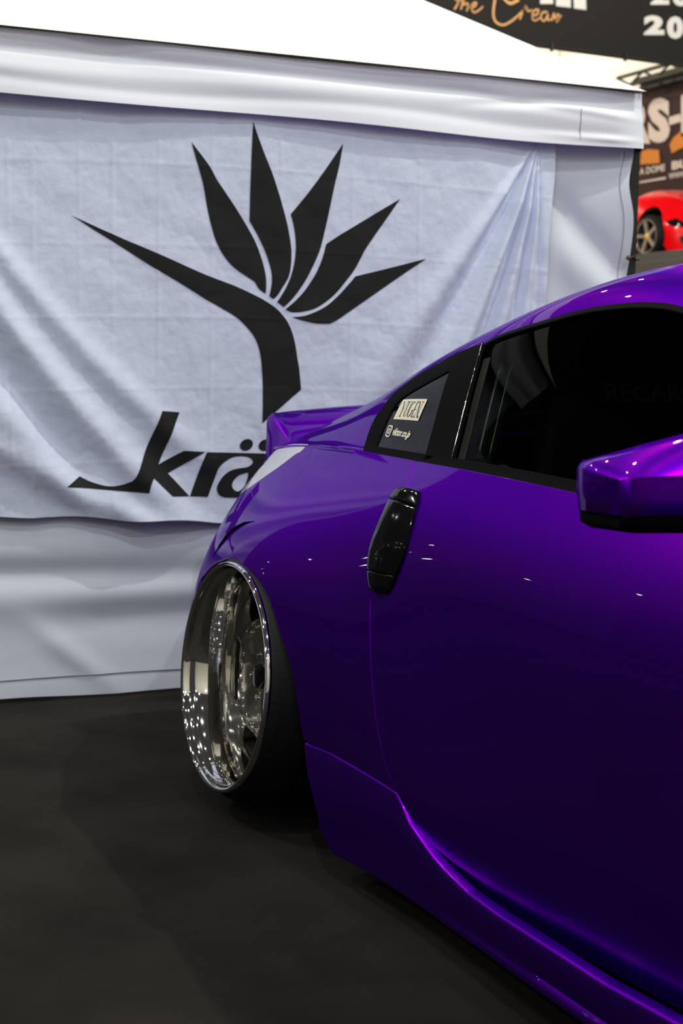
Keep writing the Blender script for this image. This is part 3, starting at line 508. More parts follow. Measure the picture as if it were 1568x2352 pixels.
# ---- decals on the quarter glass
def quad_map(Sf, quad, off):
    Q = np.array(quad)   # BL, TL, TR, BR in surface parameters
    def f(P):
        P = np.atleast_2d(P); s, t = P[:, :1], P[:, 1:2]
        uv = Q[0] * (1 - s) * (1 - t) + Q[1] * (1 - s) * t + Q[2] * s * t + Q[3] * s * (1 - t)
        N = Sf.N(uv); N = N * np.sign(-N[:, 1:2]); return Sf.P(uv) + N * off
    return f
def flat_poly(name, loops, mapf, mt, parent, cell=None):
    if cell: V2, F, _ = fill2d(loops, cell, cell)
    else:
        V2 = np.array([q for l in loops for q in l]); F = tessellate_polygon([[Vector((*q, 0)) for q in l] for l in loops])
    X = mapf(V2); return mesh(name, X, F, mt, parent, smooth=False)
def rrect(x0, y0, x1, y1, r, n=5, ry=None):
    ry = ry or r; o = []
    for cx, cy, a in ((x1 - r, y1 - ry, 0), (x0 + r, y1 - ry, 90), (x0 + r, y0 + ry, 180), (x1 - r, y0 + ry, 270)):
        for k in range(n + 1):
            t = math.radians(a + 90 * k / n); o.append((cx + r * math.cos(t), cy + ry * math.sin(t)))
    return o
def stroke(pts, w, w2=None):
    P = np.array(pts, float); T = np.gradient(P, axis=0); T /= np.linalg.norm(T, axis=1)[:, None]; Nn = np.stack([-T[:, 1], T[:, 0]], 1)
    ww = np.linspace(w, w2 if w2 is not None else w, len(P))[:, None] / 2
    return [tuple(q) for q in (P + Nn * ww)] + [tuple(q) for q in (P - Nn * ww)[::-1]]
def ribbon_mesh(polys):
    V, F = [], []
    for pl in polys:
        n = len(pl) // 2; o = len(V); V += pl
        for i in range(n - 1): F.append((o + i, o + i + 1, o + 2 * n - 2 - i, o + 2 * n - 1 - i))
    return np.array(V), F
st = bk('sticker'); qg = qglass[0]
m1 = quad_map(G, st, .0004); m2 = quad_map(G, st, .0008)
flat_poly('decal', [rrect(0, 0, 1, 1, .02, ry=.04)], m1, M_DECAL, qg, .1)['label'] = 'cream rectangular window decal reading YUGEN.'
a, b = .030, .011   # thick and thin strokes
arc = lambda cx, cy, rx, ry, a0, a1, n=12: [(cx + rx * math.cos(math.radians(t)), cy + ry * math.sin(math.radians(t))) for t in np.linspace(a0, a1, n)]
def hs(x, y, w=.06): return stroke([(x - w / 2, y), (x + w / 2, y)], .035)
y0, y1 = .15, .86
ST = [stroke([(.13, y1), (.215, .48)], a), stroke([(.30, y1), (.22, .48)], b), stroke([(.215, .50), (.215, y0)], a), hs(.13, y1), hs(.30, y1), hs(.215, y0, .08),
      stroke([(.35, y1), (.35, .32)] + arc(.40, .32, .05, .17, 180, 360) + [(.45, .32), (.45, y1)], a, b), hs(.35, y1), hs(.45, y1),
      stroke(arc(.555, .5, .068, .36, 55, 320, 18), .03, a), stroke([(.615, .44), (.615, .2)], a), hs(.612, .45, .07),
      stroke([(.68, y1), (.68, y0)], a), stroke([(.665, y1), (.75, y1)], .035), stroke([(.665, y0), (.755, y0)], .035), stroke([(.68, .5), (.735, .5)], .035), stroke([(.75, y1), (.75, .76)], b), stroke([(.755, y0), (.755, .27)], b),
      stroke([(.80, y0), (.80, y1)], b), stroke([(.79, y1), (.895, y0)], a), stroke([(.895, y0), (.895, y1)], b), hs(.80, y0), hs(.895, y1), hs(.79, y1, .04),
      stroke([(.935, .22), (.935, .12)], .035)]
V2, F = ribbon_mesh(ST); mesh('decal_lettering', m2(V2 * [1.0, 1]), F, M_INK, qg, smooth=False)
ig = quad_map(G, bk('insta'), .0005)
ring = lambda o, i: [o, i[::-1]]
flat_poly('decal_emblem', [rrect(0, 0, 1, 1, .28, ry=.22), rrect(.15, .12, .85, .88, .18, ry=.14)[::-1]], ig, M_DECAL, qg)
circ2 = lambda cx, cy, r, n=20: [(cx + r * math.cos(t), cy + r * math.sin(t)) for t in np.linspace(0, 2 * math.pi, n, endpoint=False)]
flat_poly('decal_emblem', [circ2(.5, .5, .25), circ2(.5, .5, .12)[::-1]], ig, M_DECAL, qg)
flat_poly('decal_emblem', [circ2(.70, .76, .06, 10)], ig, M_DECAL, qg)
def text_mesh(txt, bold=0., res=3):
    c = bpy.data.curves.new('t', 'FONT'); c.body = txt; c.resolution_u = res; c.offset = bold
    o = bpy.data.objects.new('t', c); COL.objects.link(o); bpy.context.view_layer.update()
    me = bpy.data.meshes.new_from_object(o.evaluated_get(bpy.context.evaluated_depsgraph_get()))
    V = np.array([v.co[:2] for v in me.vertices]); F = [tuple(p.vertices) for p in me.polygons]
    bpy.data.objects.remove(o); bpy.data.curves.remove(c); bpy.data.meshes.remove(me)
    lo, hi = V.min(0), V.max(0); return (V - lo) / (hi - lo), F, (hi - lo)[0] / (hi - lo)[1]
V2, F, _ = text_mesh('viktor.co.jp', .035)
tq = bk('instatxt'); mesh('decal_lettering', quad_map(G, tq, .0005)(V2 * [1, 1.25] - [0, .2]), F, M_DECAL, qg, smooth=False)
# ---- door handle: a bowed bar in three pieces
hl_ = smooth_line(bk('handle')[[0, 10, 9, 8, 7, 6]], 6); hr_ = smooth_line(bk('handle')[1:6], 8)
def resamp(P, n):
    d = np.r_[0, np.cumsum(np.hypot(np.diff(P[:, 0]), np.diff(P[:, 1]) * .15))]; t = np.linspace(0, d[-1], n)
    return np.stack([np.interp(t, d, P[:, 0]), np.interp(t, d, P[:, 1])], 1)
NH = 60; la, ra = resamp(hl_ + [.012, 0], NH), resamp(hr_, NH)
prof_s = np.array([0, 0, .015, .05, .12, .25, .40, .50, .53, .56, .7, .85, .95, 1., 1.])
prof_h = np.array([-.2, .45, .68, .80, .90, .97, 1.0, 1.0, .97, .90, .66, .45, .33, .24, -.2])
def handle_piece(t0, t1, name, par, hscale=1., n=16):
    tt = np.r_[t0, t0, t0 + .004, t0 + .012, np.linspace(t0 + .025, t1 - .025, n), t1 - .012, t1 - .004, t1, t1]; n = len(tt); rows = []
    for k, t in enumerate(tt):
        i = t * (NH - 1); i0 = min(int(i), NH - 2); f = i - i0
        a_, b_ = la[i0] * (1 - f) + la[i0 + 1] * f, ra[i0] * (1 - f) + ra[i0 + 1] * f
        endr = min(1, math.sqrt(max(0, min(t, 1 - t) / .07)))
        h = .020 * hscale * (.62 + .38 * endr)
        if k in (0, n - 1): h *= .05
        elif k in (1, n - 2): h *= .86
        elif k in (2, n - 3): h *= .95
        uv = a_ + (b_ - a_) * prof_s[:, None]; N = L.N(uv); N *= np.sign(-N[:, 1:2]); rows.append(L.P(uv) + N * (prof_h * h)[:, None])
    R_ = np.array(rows)
    V, F = grid(R_)
    for s, p in ((1, par[0]), (-1, par[1])): mesh(name, V * [1, s, 1], F, M_GLOSSBLACK, p, sharp=50)
hb = []
V, F = grid(np.array([[(L.P(la[i] + (ra[i] - la[i]) * s)[0] + [0, -.0022 if 0 < s < 1 else .003, 0]) for s in (0, .02, .98, 1)] for i in range(0, NH, 3)]))
for s, d in ((1, doors[0]), (-1, doors[1])): hb.append(mesh('door_handle', V * [1, s, 1], F, M_RUBBER, d)); hb[-1]['label'] = 'gloss black upright door handle'
handle_piece(0, .168, 'handle_cap', hb if False else doors); handle_piece(.175, .80, 'handle_grip', doors, n=26); handle_piece(.806, 1, 'handle_cap', doors)
# ---- spoiler
prof = [(-.50, -.004), (-.545, .012), (-.60, .040), (-.645, .066), (-.675, .079), (-.70, .081), (-.716, .074), (-.722, .060), (-.722, .02), (-.725, -.03), (-.74, -.075)]
rows = []
for s in np.r_[0, .002, .005, .010, .016, .03, .06, np.linspace(.1, .9, 22), .94, .97, .984, .990, .995, .998, 1]:
    y = -.594 + 1.188 * s; e = min(s, 1 - s); k = math.sqrt(1 - (1 - e / .014) ** 2) if e < .014 else 1
    base = .806 + .035 * (1 - (y / .615) ** 2)
    rows.append([(-.58 + (px + .58) * (.90 + .1 * k) + .03 * (abs(y) / .615) ** 2, y * (1 if k else 1), base + (pz * (.78 + .22 * k) if pz > 0 else pz) + .0) for px, pz in prof])
V, F = grid(np.array(rows)); k = len(prof)
F += [tuple(range(k)), tuple(range(len(V) - k, len(V)))[::-1]]
mesh('spoiler', V, F, M_PAINT, car, sharp=60)['label'] = 'ducktail rear spoiler'
# ---- side mirrors: sections along y
mp = np.array([(-.075, -.024), (-.080, .0), (-.082, .035), (-.075, .064), (-.045, .078), (.0, .079), (.030, .069), (.052, .053), (.062, .042), (.0665, .036), (.0695, .031), (.0695, .0), (.067, -.016), (.058, -.024), (.0, -.026)])
def mirror_rows(P, tip, roots):
    rows = []
    for s in np.r_[0, .015, .04, .08, .14, np.linspace(.22, 1, 12)]:
        k = min(1, (1 - (1 - min(s / .16, 1)) ** 2.2)) ** .5 if s < .16 else 1
        kz = .06 + .94 * min(1, s / .85) ** .75
        y = tip + (roots - tip) * s; xc = 1.485 + .035 * s; zc = .8695 + .004 * s
        Q = P * [1, 1]; Q[:, 0] = .045 + (Q[:, 0] - .045) * (.12 + .88 * k)
        top = np.where(Q[:, 1] > .030, .030 + (Q[:, 1] - .030) * kz, Q[:, 1]) * (.80 + .20 * k) - .006 * s * (P[:, 1] < 0)
        rows.append([(xc + a, y, zc + b) for a, b in zip(Q[:, 0], top)])
    return np.array(rows)
Rm = mirror_rows(mp, -1.053, -.86); V, F = grid(Rm, closed_v=True); F = F + [tuple(range(len(mp)))[::-1], tuple(range(len(V) - len(mp), len(V)))]
lowp = np.array([(-.078, -.022), (.056, -.022), (.0655, -.0165), (.062, -.030), (.040, -.044), (-.05, -.046), (-.075, -.040)])
Rl = mirror_rows(lowp, -1.049, -.86); Vl, Fl = grid(Rl, closed_v=True); Fl += [tuple(range(len(lowp)))[::-1], tuple(range(len(Vl) - len(lowp), len(Vl)))]
for s in (1, -1):
    mo = mesh('side_mirror', V * [1, s, 1], [f[::s] for f in F], M_PAINT, car, sharp=42)
    mesh('mirror_base_cover', Vl * [1, s, 1], [f[::s] for f in Fl], M_TRIM, mo, sharp=40)
    mg = np.array([(1.428 + .03 * t, s * (-1.00 + .12 * t), .868 + z) for z in (-.022, .04) for t in (0, 1)])
    mesh('mirror_glass', mg, [(0, 1, 3, 2)], M_CHROME, mo, smooth=False)
    bm = bmesh.new(); bx(bm, (1.55, s * -.84, .835), (.09, .08, .05), .012); bm_obj('mirror_stalk', bm, M_TRIM, mo)
# ---- cabin
box('dashboard', (1.62, 0, .74), (.34, 1.40, .14), M_DARK, car, .03)
box('cabin_floor', (.85, 0, .24), (1.9, 1.40, .04), M_DARK, car, .01)
box('rear_deck', (-.12, 0, .66), (.9, 1.16, .06), M_DARK, car, .02)
V, F = tube([(.12, -.60, .86), (.16, -.3, .93), (.16, .3, .93), (.12, .60, .86)], .02); mesh('strut_brace', V, F, M_SATIN, car)
def seat(y):
    pts = []
    for z, hw, x, th in ((.30, .25, .78, .10), (.42, .26, .74, .10), (.60, .265, .68, .10), (.78, .255, .62, .09), (.90, .20, .585, .08), (.955, .15, .57, .08), (1.02, .148, .555, .075), (1.065, .12, .545, .06), (1.08, .05, .54, .03)):
        ring_ = []
        for k in range(20):
            t = 2 * math.pi * k / 20; c, s = math.cos(t), math.sin(t); e = .6
            ring_.append((x + th * .5 * math.copysign(abs(c) ** e, c) + (.05 * (abs(s) ** 4) if z < .9 else 0), y + hw * math.copysign(abs(s) ** e, s), z))
        pts.append(ring_)
    V, F = grid(np.array(pts), closed_v=True); F.append(tuple(range(len(V) - 20, len(V))))
    o = mesh('bucket_seat', V, F, M_SEAT, car)
    bm = bmesh.new(); bx(bm, (1.0, y, .33), (.5, .48, .12), .04); bm_obj('seat_cushion', bm, M_SEAT, o)
    V2, F2, ar = text_mesh('RECARO', .02); h = .038
    X = np.stack([.612 - V2[:, 1] * .008, y + .065 + (V2[:, 0] - .5) * h * ar * 1.25, .965 + V2[:, 1] * h], 1); mesh('seat_lettering', X, F2, M_LOGO, o, smooth=False)
seat(-.34); seat(.34)
# ---- wheels
def wheel_parts(root):
    "local frame: -y is outboard, face plane at y=0; every piece hangs on the rim"
    def lathe(prof, n=96):
        th = np.linspace(0, 2 * np.pi, n, endpoint=False)
        return grid(np.array([[(r * math.cos(t), d, r * math.sin(t)) for r, d in prof] for t in th]), closed_u=True)
    V, F = lathe([(.2595, .016), (.2615, .009), (.2605, .003), (.2575, -.001), (.2535, -.001), (.2505, .002), (.2485, .008), (.2470, .016), (.2440, .020), (.2400, .024), (.2345, .034), (.2290, .050), (.2235, .075), (.2195, .100), (.2180, .110), (.2172, .116), (.2155, .119), (.2150, .124), (.2155, .15), (.218, .20), (.235, .25), (.255, .268), (.2595, .27)])
    rim = mesh('wheel', V, F, M_CHROME, root, sharp=50)
    V, F = lathe([(.2588, .012), (.2618, .0125), (.2655, .017), (.2720, .028), (.2790, .042), (.2850, .055), (.2900, .068), (.2945, .080), (.2970, .095), (.290, .098), (.290, .104), (.2972, .107), (.2974, .145), (.290, .148), (.290, .154), (.2974, .157), (.2972, .195), (.290, .198), (.290, .204), (.2965, .207), (.2945, .228), (.288, .245), (.275, .262), (.259, .268)], 120)
    mesh('tyre', V, F, M_TYRE, rim, sharp=40)
    # tread blocks cut by lateral sipes: thin raised bars
    V, F = lathe([(.158, .195), (.158, .21), (.05, .21), (.05, .195), (.158, .195)], 64); mesh('brake_disc', V, F, M_DISC, rim, sharp=30)
    V, F = lathe([(.2148, .1235), (.2140, .130), (.2135, .25), (.05, .255)], 64); mesh('wheel_void_shade', V, F, M_DARK, rim, sharp=30)  # added dark cylinder, puts the shade of the open wheel windows into colour
    A = np.array([[(r * math.cos(t), d, r * math.sin(t)) for r, d in ((.12, .165), (.170, .165), (.175, .172), (.175, .21), (.12, .21))] for t in np.radians(np.linspace(-35, 35, 12))])
    V, F = grid(A); mesh('brake_caliper', V, F, M_RED, rim, sharp=40)
    def bolts(par, r, angs, d, rad, ht):
        for t in angs:
            c, s = math.cos(t), math.sin(t); pf = [(rad, 0), (rad, -ht * .6), (rad * .8, -ht), (rad * .45, -ht), (rad * .40, -ht * .5), (0, -ht * .5)]
            P = np.array([[(r * c + q * math.cos(k), d + e, r * s + q * math.sin(k)) for q, e in pf] for k in np.linspace(0, 2 * np.pi, 10, endpoint=False)])
            V, F = grid(P, closed_u=True); mesh('bolt', V, F, M_CHROME, par, sharp=40)
    for k in range(5):
        ang = math.radians(72 * k + 7); ga = math.radians(72 * k + 43)
        rr = np.r_[.028, .05, .075, .095, .110, .1125, .124, .134, .1375, .1395, .1425, .147, .153, .165, .178, .190, .201, .209, .2168]
        rows = []
        for r in rr:
            w = np.interp(r, [.137, .1395, .143, .148, .155, .175, .198, .2168], [36, 34, 26, 18.5, 15, 13, 14, 19])
            row = []
            for q in (-1, -1, -.97, -.86, -.70, -.62, -.50, -.25, 0, .25, .50, .62, .70, .86, .97, 1, 1):
                ph = ang + math.radians(w) * q; e = abs(q) * w
                d = np.interp(r, [.028, .05, .09, .13, .165, .2168], [.100, .098, .0985, .1025, .108, .1140])
                if r < .138:
                    d -= .006 * math.exp(-(e / 13) ** 2) * min(1, r / .09)
                    if r > .111 and e > 14: d += .0045
                else:
                    d -= .006 * (1 - (abs(q)) ** 3); d += .004 if abs(q) > .96 else 0
                row.append([r * math.cos(ph), d, r * math.sin(ph)])
            if r >= .137: row[0][1] += .035; row[-1][1] += .035
            rows.append(row)
        V, F = grid(np.array(rows)); mesh('spoke', V, F, M_SATIN, rim, sharp=38)
        arcp = np.linspace(ga - .32, ga + .32, 14)
        V, F = grid(np.array([[(r * math.cos(t), d, r * math.sin(t)) for r, d in ((.1385, .102), (.1395, .104), (.1395, .140))] for t in arcp])); mesh('window_lip', V, F, M_SATIN, rim, sharp=40)
        bolts(rim, .1255, [ga - .37, ga - .125, ga + .125, ga + .37], .1065, .0070, .007)
        bolts(rim, .052, [ang + .63], .099, .007, .006)
    V, F = lathe([(.0, .088), (.020, .0885), (.027, .091), (.029, .096), (.029, .11)], 32); mesh('centre_cap', V, F, M_GLOSSBLACK, rim, sharp=40)['label'] = 'black centre cap'
    V, F = lathe([(.029, .100), (.034, .097), (.039, .100), (.043, .107)], 40); mesh('hub_ring', V, F, M_CHROME, rim)
    return rim
def copy_tree(o, parent):
    c = o.copy(); COL.objects.link(c); c.parent = parent
    for ch in list(o.children): copy_tree(ch, c)
    return c
camb, toe = 0.09321463, 0.01085084
rim = wheel_parts(car)
def place(o, x, y, side):
    # rotate about x for camber (top leans inboard); left-hand wheels are turned half round first
    o.location = (x, y, .3205)
    o.rotation_euler = (Matrix.Rotation(math.pi if side < 0 else 0, 3, 'Z') @ Matrix.Rotation(-camb, 3, 'X')).to_euler()
place(rim, 0, -.988, 1)
for x, y, s in ((2.65, -.955, 1), (0, .988, -1), (2.65, .955, -1)): place(copy_tree(rim, car), x, y, s)

# ================================================================== canopy tent
ANG = math.radians(4.2); TD = np.array([math.sin(ANG), math.cos(ANG), 0.]); TN = np.array([math.cos(ANG), -math.sin(ANG), 0.]); T0 = np.array([-1.231, -1.215, 0.])
def T(a, h, o): return T0 + np.asarray(a)[..., None] * TD + np.asarray(o)[..., None] * TN + np.asarray(h)[..., None] * np.array([0, 0, 1.])
tent = thing('canopy_tent', 'white canopy tent with fabric back wall and sagging valance behind the violet coupe', 'tent', (0, 0, 0))
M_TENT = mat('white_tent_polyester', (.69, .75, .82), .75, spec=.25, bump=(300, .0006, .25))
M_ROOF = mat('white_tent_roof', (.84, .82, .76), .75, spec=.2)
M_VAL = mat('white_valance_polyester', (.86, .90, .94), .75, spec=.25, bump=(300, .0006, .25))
M_POLE = mat('black_tent_pole', (.014, .015, .016), .4)
AL, AR, HV, HE = -.16, 2.138, 1.779, 1.962
g = lambda x, c, w: np.exp(-((x - c) / w) ** 2)
def wall_disp(a, h):
    o = .012 * fnoise(a, h * 1.2, 21, 2, 2.6)
    o += .010 * g(h, .46, .07) - .014 * g(h + .03 * a, .385, .04) * np.clip(1.4 - a, 0, 1) + .012 * g(h - .03 * a, .315, .06)
    o += -.012 * g(h, .23, .06) * np.clip((a - .05) / .25, 0, 1) + .012 * g(a - .10 + (h - .24) * 1.1, 0, .05) * g(h, .13, .10)
    o += .012 * g(h, 0, .10)
    o += .035 * np.clip((a - 1.85) / .3, 0, 1) ** 2 * g(h, 1.62, .16)
    o += -.02 * g(h + .9 * (a - 1.95), 1.50, .07) * np.clip((a - 1.8) / .1, 0, 1) + .018 * g(h + .7 * (a - 1.95), 1.36, .08) * np.clip((a - 1.8) / .1, 0, 1)
    return o
def right_edge(h): return 2.150 - .028 * g(h, 1.66, .09)
sa = np.linspace(0, 1, 170); sh = np.linspace(0, 1, 120)
SA, SH = np.meshgrid(sa, sh, indexing='ij'); h0 = .003 + .006 * np.sin(SA * 9) + .004 * np.sin(SA * 23)
HH = h0 + (HV + .06 - h0) * SH; AA = AL + (right_edge(HH) - AL) * SA
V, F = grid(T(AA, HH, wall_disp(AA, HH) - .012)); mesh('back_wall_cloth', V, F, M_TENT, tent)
M_THREAD = mat('grey_stitching', (.22, .22, .23), .8)
def seam(pts, name='stitched_seam', r=.0014): V, F = tube(pts, r, 5); mesh(name, V, F, M_THREAD, tent)
aa = np.linspace(AL, 2.12, 120); seam(T(aa, .062 + 0 * aa + .006 * np.sin((aa - AL) * 3), wall_disp(aa, .062 + 0 * aa) - .0105))
hh = np.linspace(.1, 1.77, 80); seam(T(right_edge(hh) - .035, hh, wall_disp(right_edge(hh) - .035, hh) - .0105), r=.001)
bm = bmesh.new(); bx(bm, (0, 0, 0), (.034, .034, 1.97), .003)
leg = bm_obj('tent_leg', bm, M_POLE, tent); leg.location = T(2.172, .985, -.045); leg.rotation_euler[2] = -ANG
for a_, o_ in ((AL - .03, -.045), (2.180, -2.95), (AL - .03, -2.95)):
    c = leg.copy(); COL.objects.link(c); c.location = T(a_, .985, o_)
P = [T(2.135, 1.412, .012), T(2.15, 1.414, .02), T(2.175, 1.412, -.018), T(2.20, 1.411, -.03)]
V, F = tube(P, .004, 6); mesh('bungee_tie', V, F, M_POLE, tent)
bm = bmesh.new(); bmesh.ops.create_uvsphere(bm, u_segments=12, v_segments=8, radius=.009, matrix=Matrix.Translation(T(2.132, 1.411, .012))); bm_obj('tie_ball', bm, mat('brown_ball', (.12, .05, .03), .4), tent, True)
# valance with soft rolls
def val_pt(s, t, side=0):
    a = AL - .04 + (AR + .04 - AL + .012) * s
    h = HV + (HE - HV) * t + .004 * np.sin(a * 5) * (t - .5) - .010 * (1 - t) * g(a, 1.75, .5)
    o = .6 * (.020 * g(t, .93, .10) - .018 * g(t, .72, .07) + .012 * g(t + .1 * np.sin(a * 3 + 1) * .6, .48, .13) - .008 * g(t + .06 * np.sin(a * 4), .25, .09) + .006 * np.sin(a * 6 + t * 5))
    o += .012 * g(t + .45 * (a - 1.9), .62, .08) * np.clip((a - 1.5) / .3, 0, 1) - .014 * g(t - .55 * (a - 1.8), .70, .08) * np.clip((a - 1.4) / .3, 0, 1) - .016 * g(a, .31, .10) * g(t, .88, .2) + .010 * g(t - .1 * (2.15 - a), .12, .06) * np.clip((a - 1.7) / .3, 0, 1)
    o = .026 + .024 * (1 - t) + o * .75 * np.clip((AR + .012 - a) / .12, .15, 1)
    return a, h, o
SA, SH = np.meshgrid(np.linspace(0, 1, 160), np.linspace(0, 1, 44), indexing='ij'); a_, h_, o_ = val_pt(SA, SH)
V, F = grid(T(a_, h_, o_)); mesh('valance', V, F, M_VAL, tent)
# right-hand valance return
SB, SH = np.meshgrid(np.r_[0, .01, .02, .03, .036, np.linspace(.05, 1, 40)], np.linspace(0, 1, 20), indexing='ij')
V, F = grid(T(AR + .012 + .5 * np.minimum(3.05 * SB, .11), HV + (HE - HV) * SH, .026 + .024 * (1 - SH) - 3.05 * SB)); mesh('valance', V, F, M_TENT, tent)
seam(T(*val_pt(np.full(8, .895), np.linspace(.1, .62, 8))[:2], val_pt(np.full(8, .895), np.linspace(.1, .62, 8))[2] + .001), r=.0012)
# roof: pyramid with sagging slopes
pk = np.array([.85, 2.86, -1.40])
cor = [(AR + .011, HE + .002, .038), (AL - .09, HE + .002, .038), (AL - .09, HE, -3.0), (AR + .068, HE, -3.0)]
for k in range(4):
    c0, c1 = np.array(cor[k]), np.array(cor[(k + 1) % 4]); rows = []
    for s in np.linspace(0, 1, 30):
        b0 = c0 + (c1 - c0) * s; row = []
        for t in np.linspace(0, 1, 26):
            q = b0 + (pk - b0) * t; row.append(T(q[0], q[1] - .10 * 4 * s * (1 - s) * math.sin(math.pi * t ** .8), q[2] + (.018 * (1 - t) ** 12 if k == 0 else 0)))
        rows.append(row)
    V, F = grid(np.array(rows)); mesh('roof_panel', V, F, M_ROOF, tent)
V, F = tube([T(AL - .03, HE - .03, -.03), T(.7, HE - .028, -.03), T(2.18, HE - .03, -.03)], .014); mesh('eave_bar', V, F, M_POLE, tent)

# ================================================================== banner flag on the tent
flag = thing('banner_flag', 'white cloth flag with black bird-of-paradise emblem pinned to the tent wall', 'flag')
M_FLAG = mat('white_flag_satin', (.67, .74, .88), .62, spec=.3, bump=(26, .010, .30))
M_PRINT = mat('black_flag_print', (.012, .012, .012), .7, spec=.25)
fF = (1.775, 1.80)
def flag_disp(a, h):
    da, dh = fF[0] - a, fF[1] - h; r = np.hypot(da, dh); th = np.degrees(np.arctan2(da, np.maximum(dh, 1e-3)))
    w = np.clip(r / .25, 0, 1) * np.clip((1.45 - r) / .7, 0, 1)
    o = w * 1.35 * (.030 * g(th, 22, 3.5) - .018 * g(th, 28.5, 3.5) + .014 * g(th, 35, 4) + .022 * g(th, 13, 3) - .016 * g(th, 17.3, 2.2) + .016 * g(th, 5, 2.4) - .012 * g(th, 9, 2) - .010 * g(th, 1, 2))
    # drapes swinging down from the upper left
    for c, k, wd_, am in ((1.10, 1.35, .05, .020), (.93, 1.5, .05, -.014), (1.27, 1.2, .04, .012), (.82, .95, .06, .018), (.73, .62, .035, .014)):
        d = (h - (c - k * (a - .05) * np.clip(1 - .35 * a, .3, 1))); o = o + 1.5 * am * g(d, 0, wd_ * 1.4) * np.clip((.75 - a) / .3, 0, 1)
    for c in (.03, .10, .235, .335, .475, .64, .86, 1.10, 1.33): o = o + .0016 * np.clip(1 - abs(a - c) / .010, 0, 1) * (1 + .3 * np.sin(h * 9 + c * 20))
    for c in (1.60, 1.36, 1.145, .93, .71): o = o + .0007 * np.clip(1 - abs(h - c - .02 * np.sin(a * 2)) / .010, 0, 1)
    o = o + .0045 * fnoise(a, h, 31, 3, 9.) + .0030 * np.abs(fnoise(a * 1.1, h * 1.2, 37, 4, 15.)) + .003 * np.sin(a * 26) * g(h, .53, .07)
    return np.maximum(o, -.018) + .020 * w + .004 * g(a, .8, 1.) + wall_disp(a, h) - .012 + .020
def flag_xy(s, t):
    h = .561 - .080 * np.clip(s * 2.18 - .30, 0, 3) / 1.0 * .62 + .004 * np.sin(s * 40) ; h = np.maximum(h, .46)
    hh_ = h + (1.80 - h) * t; ar = 1.800 + .033 * np.clip((hh_ - 1.25) / .5, 0, 1) ** 1.5 + .004 * np.sin(hh_ * 20)
    return -.13 + (ar + .13) * s, hh_
SA, SH = np.meshgrid(np.linspace(0, 1, 420), np.linspace(0, 1, 270), indexing='ij'); a_, h_ = flag_xy(SA, SH)
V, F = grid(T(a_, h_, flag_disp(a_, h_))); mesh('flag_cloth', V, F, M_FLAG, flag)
s_ = np.linspace(0, 1, 260); a_, h_ = flag_xy(s_, s_ * 0); V, F = tube(T(a_, h_ + .001, flag_disp(a_, h_)), .0016, 5); mesh('flag_hem', V, F, M_THREAD, flag)
def onflag(P): P = np.atleast_2d(P); return T(P[:, 0], P[:, 1], flag_disp(P[:, 0], P[:, 1]) + .0016)
for k, nm in (('petal1', 'printed_petal'), ('petal2', 'printed_petal'), ('petal3', 'printed_petal'), ('petal4', 'printed_petal'), ('petal5', 'printed_petal'), ('stem', 'printed_stem'), ('k', 'printed_letter'), ('ra', 'printed_letter'), ('dot1', 'printed_dot'), ('dot2', 'printed_dot')):
    loops = [[tuple(q) for q in B['e_' + k]]]
    if k == 'ra': loops.append([tuple(q) for q in B['e_hole']][::-1])
    V2, F, _ = fill2d(loops, .012, .012); X = onflag(V2)
    mesh(nm, X, F, M_PRINT, flag)

# ================================================================== background: hanging banner
M_BLACKB = mat('black_banner_cloth', (.009, .0075, .006), .8)
M_WHITE = mat('white_banner_print', (.82, .80, .76), .7)
M_GOLD = mat('gold_banner_print', (.80, .42, .16), .7)
ban = thing('hanging_banner', 'long black overhead banner with gold script and white lettering', 'banner')
HBX = -12.
V, F = grid(np.array([[(HBX + .03 * math.sin(y * 2) * 0, y, z) for z in np.linspace(4.897, 7.2, 6)] for y in np.linspace(3.6, 13.5, 20)])); mesh('banner_cloth', V, F, M_BLACKB, ban)
V, F = tube([(HBX, 3.6, 4.897), (HBX, 8, 4.893), (HBX, 13.5, 4.897)], .02); mesh('banner_rail', V, F, M_BLACKB, ban)
for y in (7.9, 9.0, 10.0):
    box('banner_clip', (HBX + .01, y, 4.90), (.04, .03, .10), M_POLE, ban, .004)
hbm = lambda P: np.stack([np.full(len(P), HBX + .012), np.asarray(P)[:, 0], np.asarray(P)[:, 1]], 1)
pol = []
for s_ in B['hb_script']: pol.append(stroke(s_, .022, .018))
pol[4] = stroke(smooth_line(B['hb_script'][4]), .035, .02)
V2, F = ribbon_mesh(pol); mesh('gold_script', hbm(V2), F, M_GOLD, ban, smooth=False)['label'] = 'gold handwritten script reading the Crean'
for q in B['hb_letters']: mesh('white_letter', hbm(q), [(0, 1, 2, 3)], M_WHITE, ban, smooth=False)
for k, (ch, q) in enumerate(zip('2020', B['hb_20'])):
    V2, F, _ = text_mesh(ch, .06); bl, br, tl = map(np.array, q)
    mesh('white_numeral', hbm(bl + V2[:, :1] * (br - bl) + V2[:, 1:] * (tl - bl)), F, M_WHITE, ban, smooth=False)

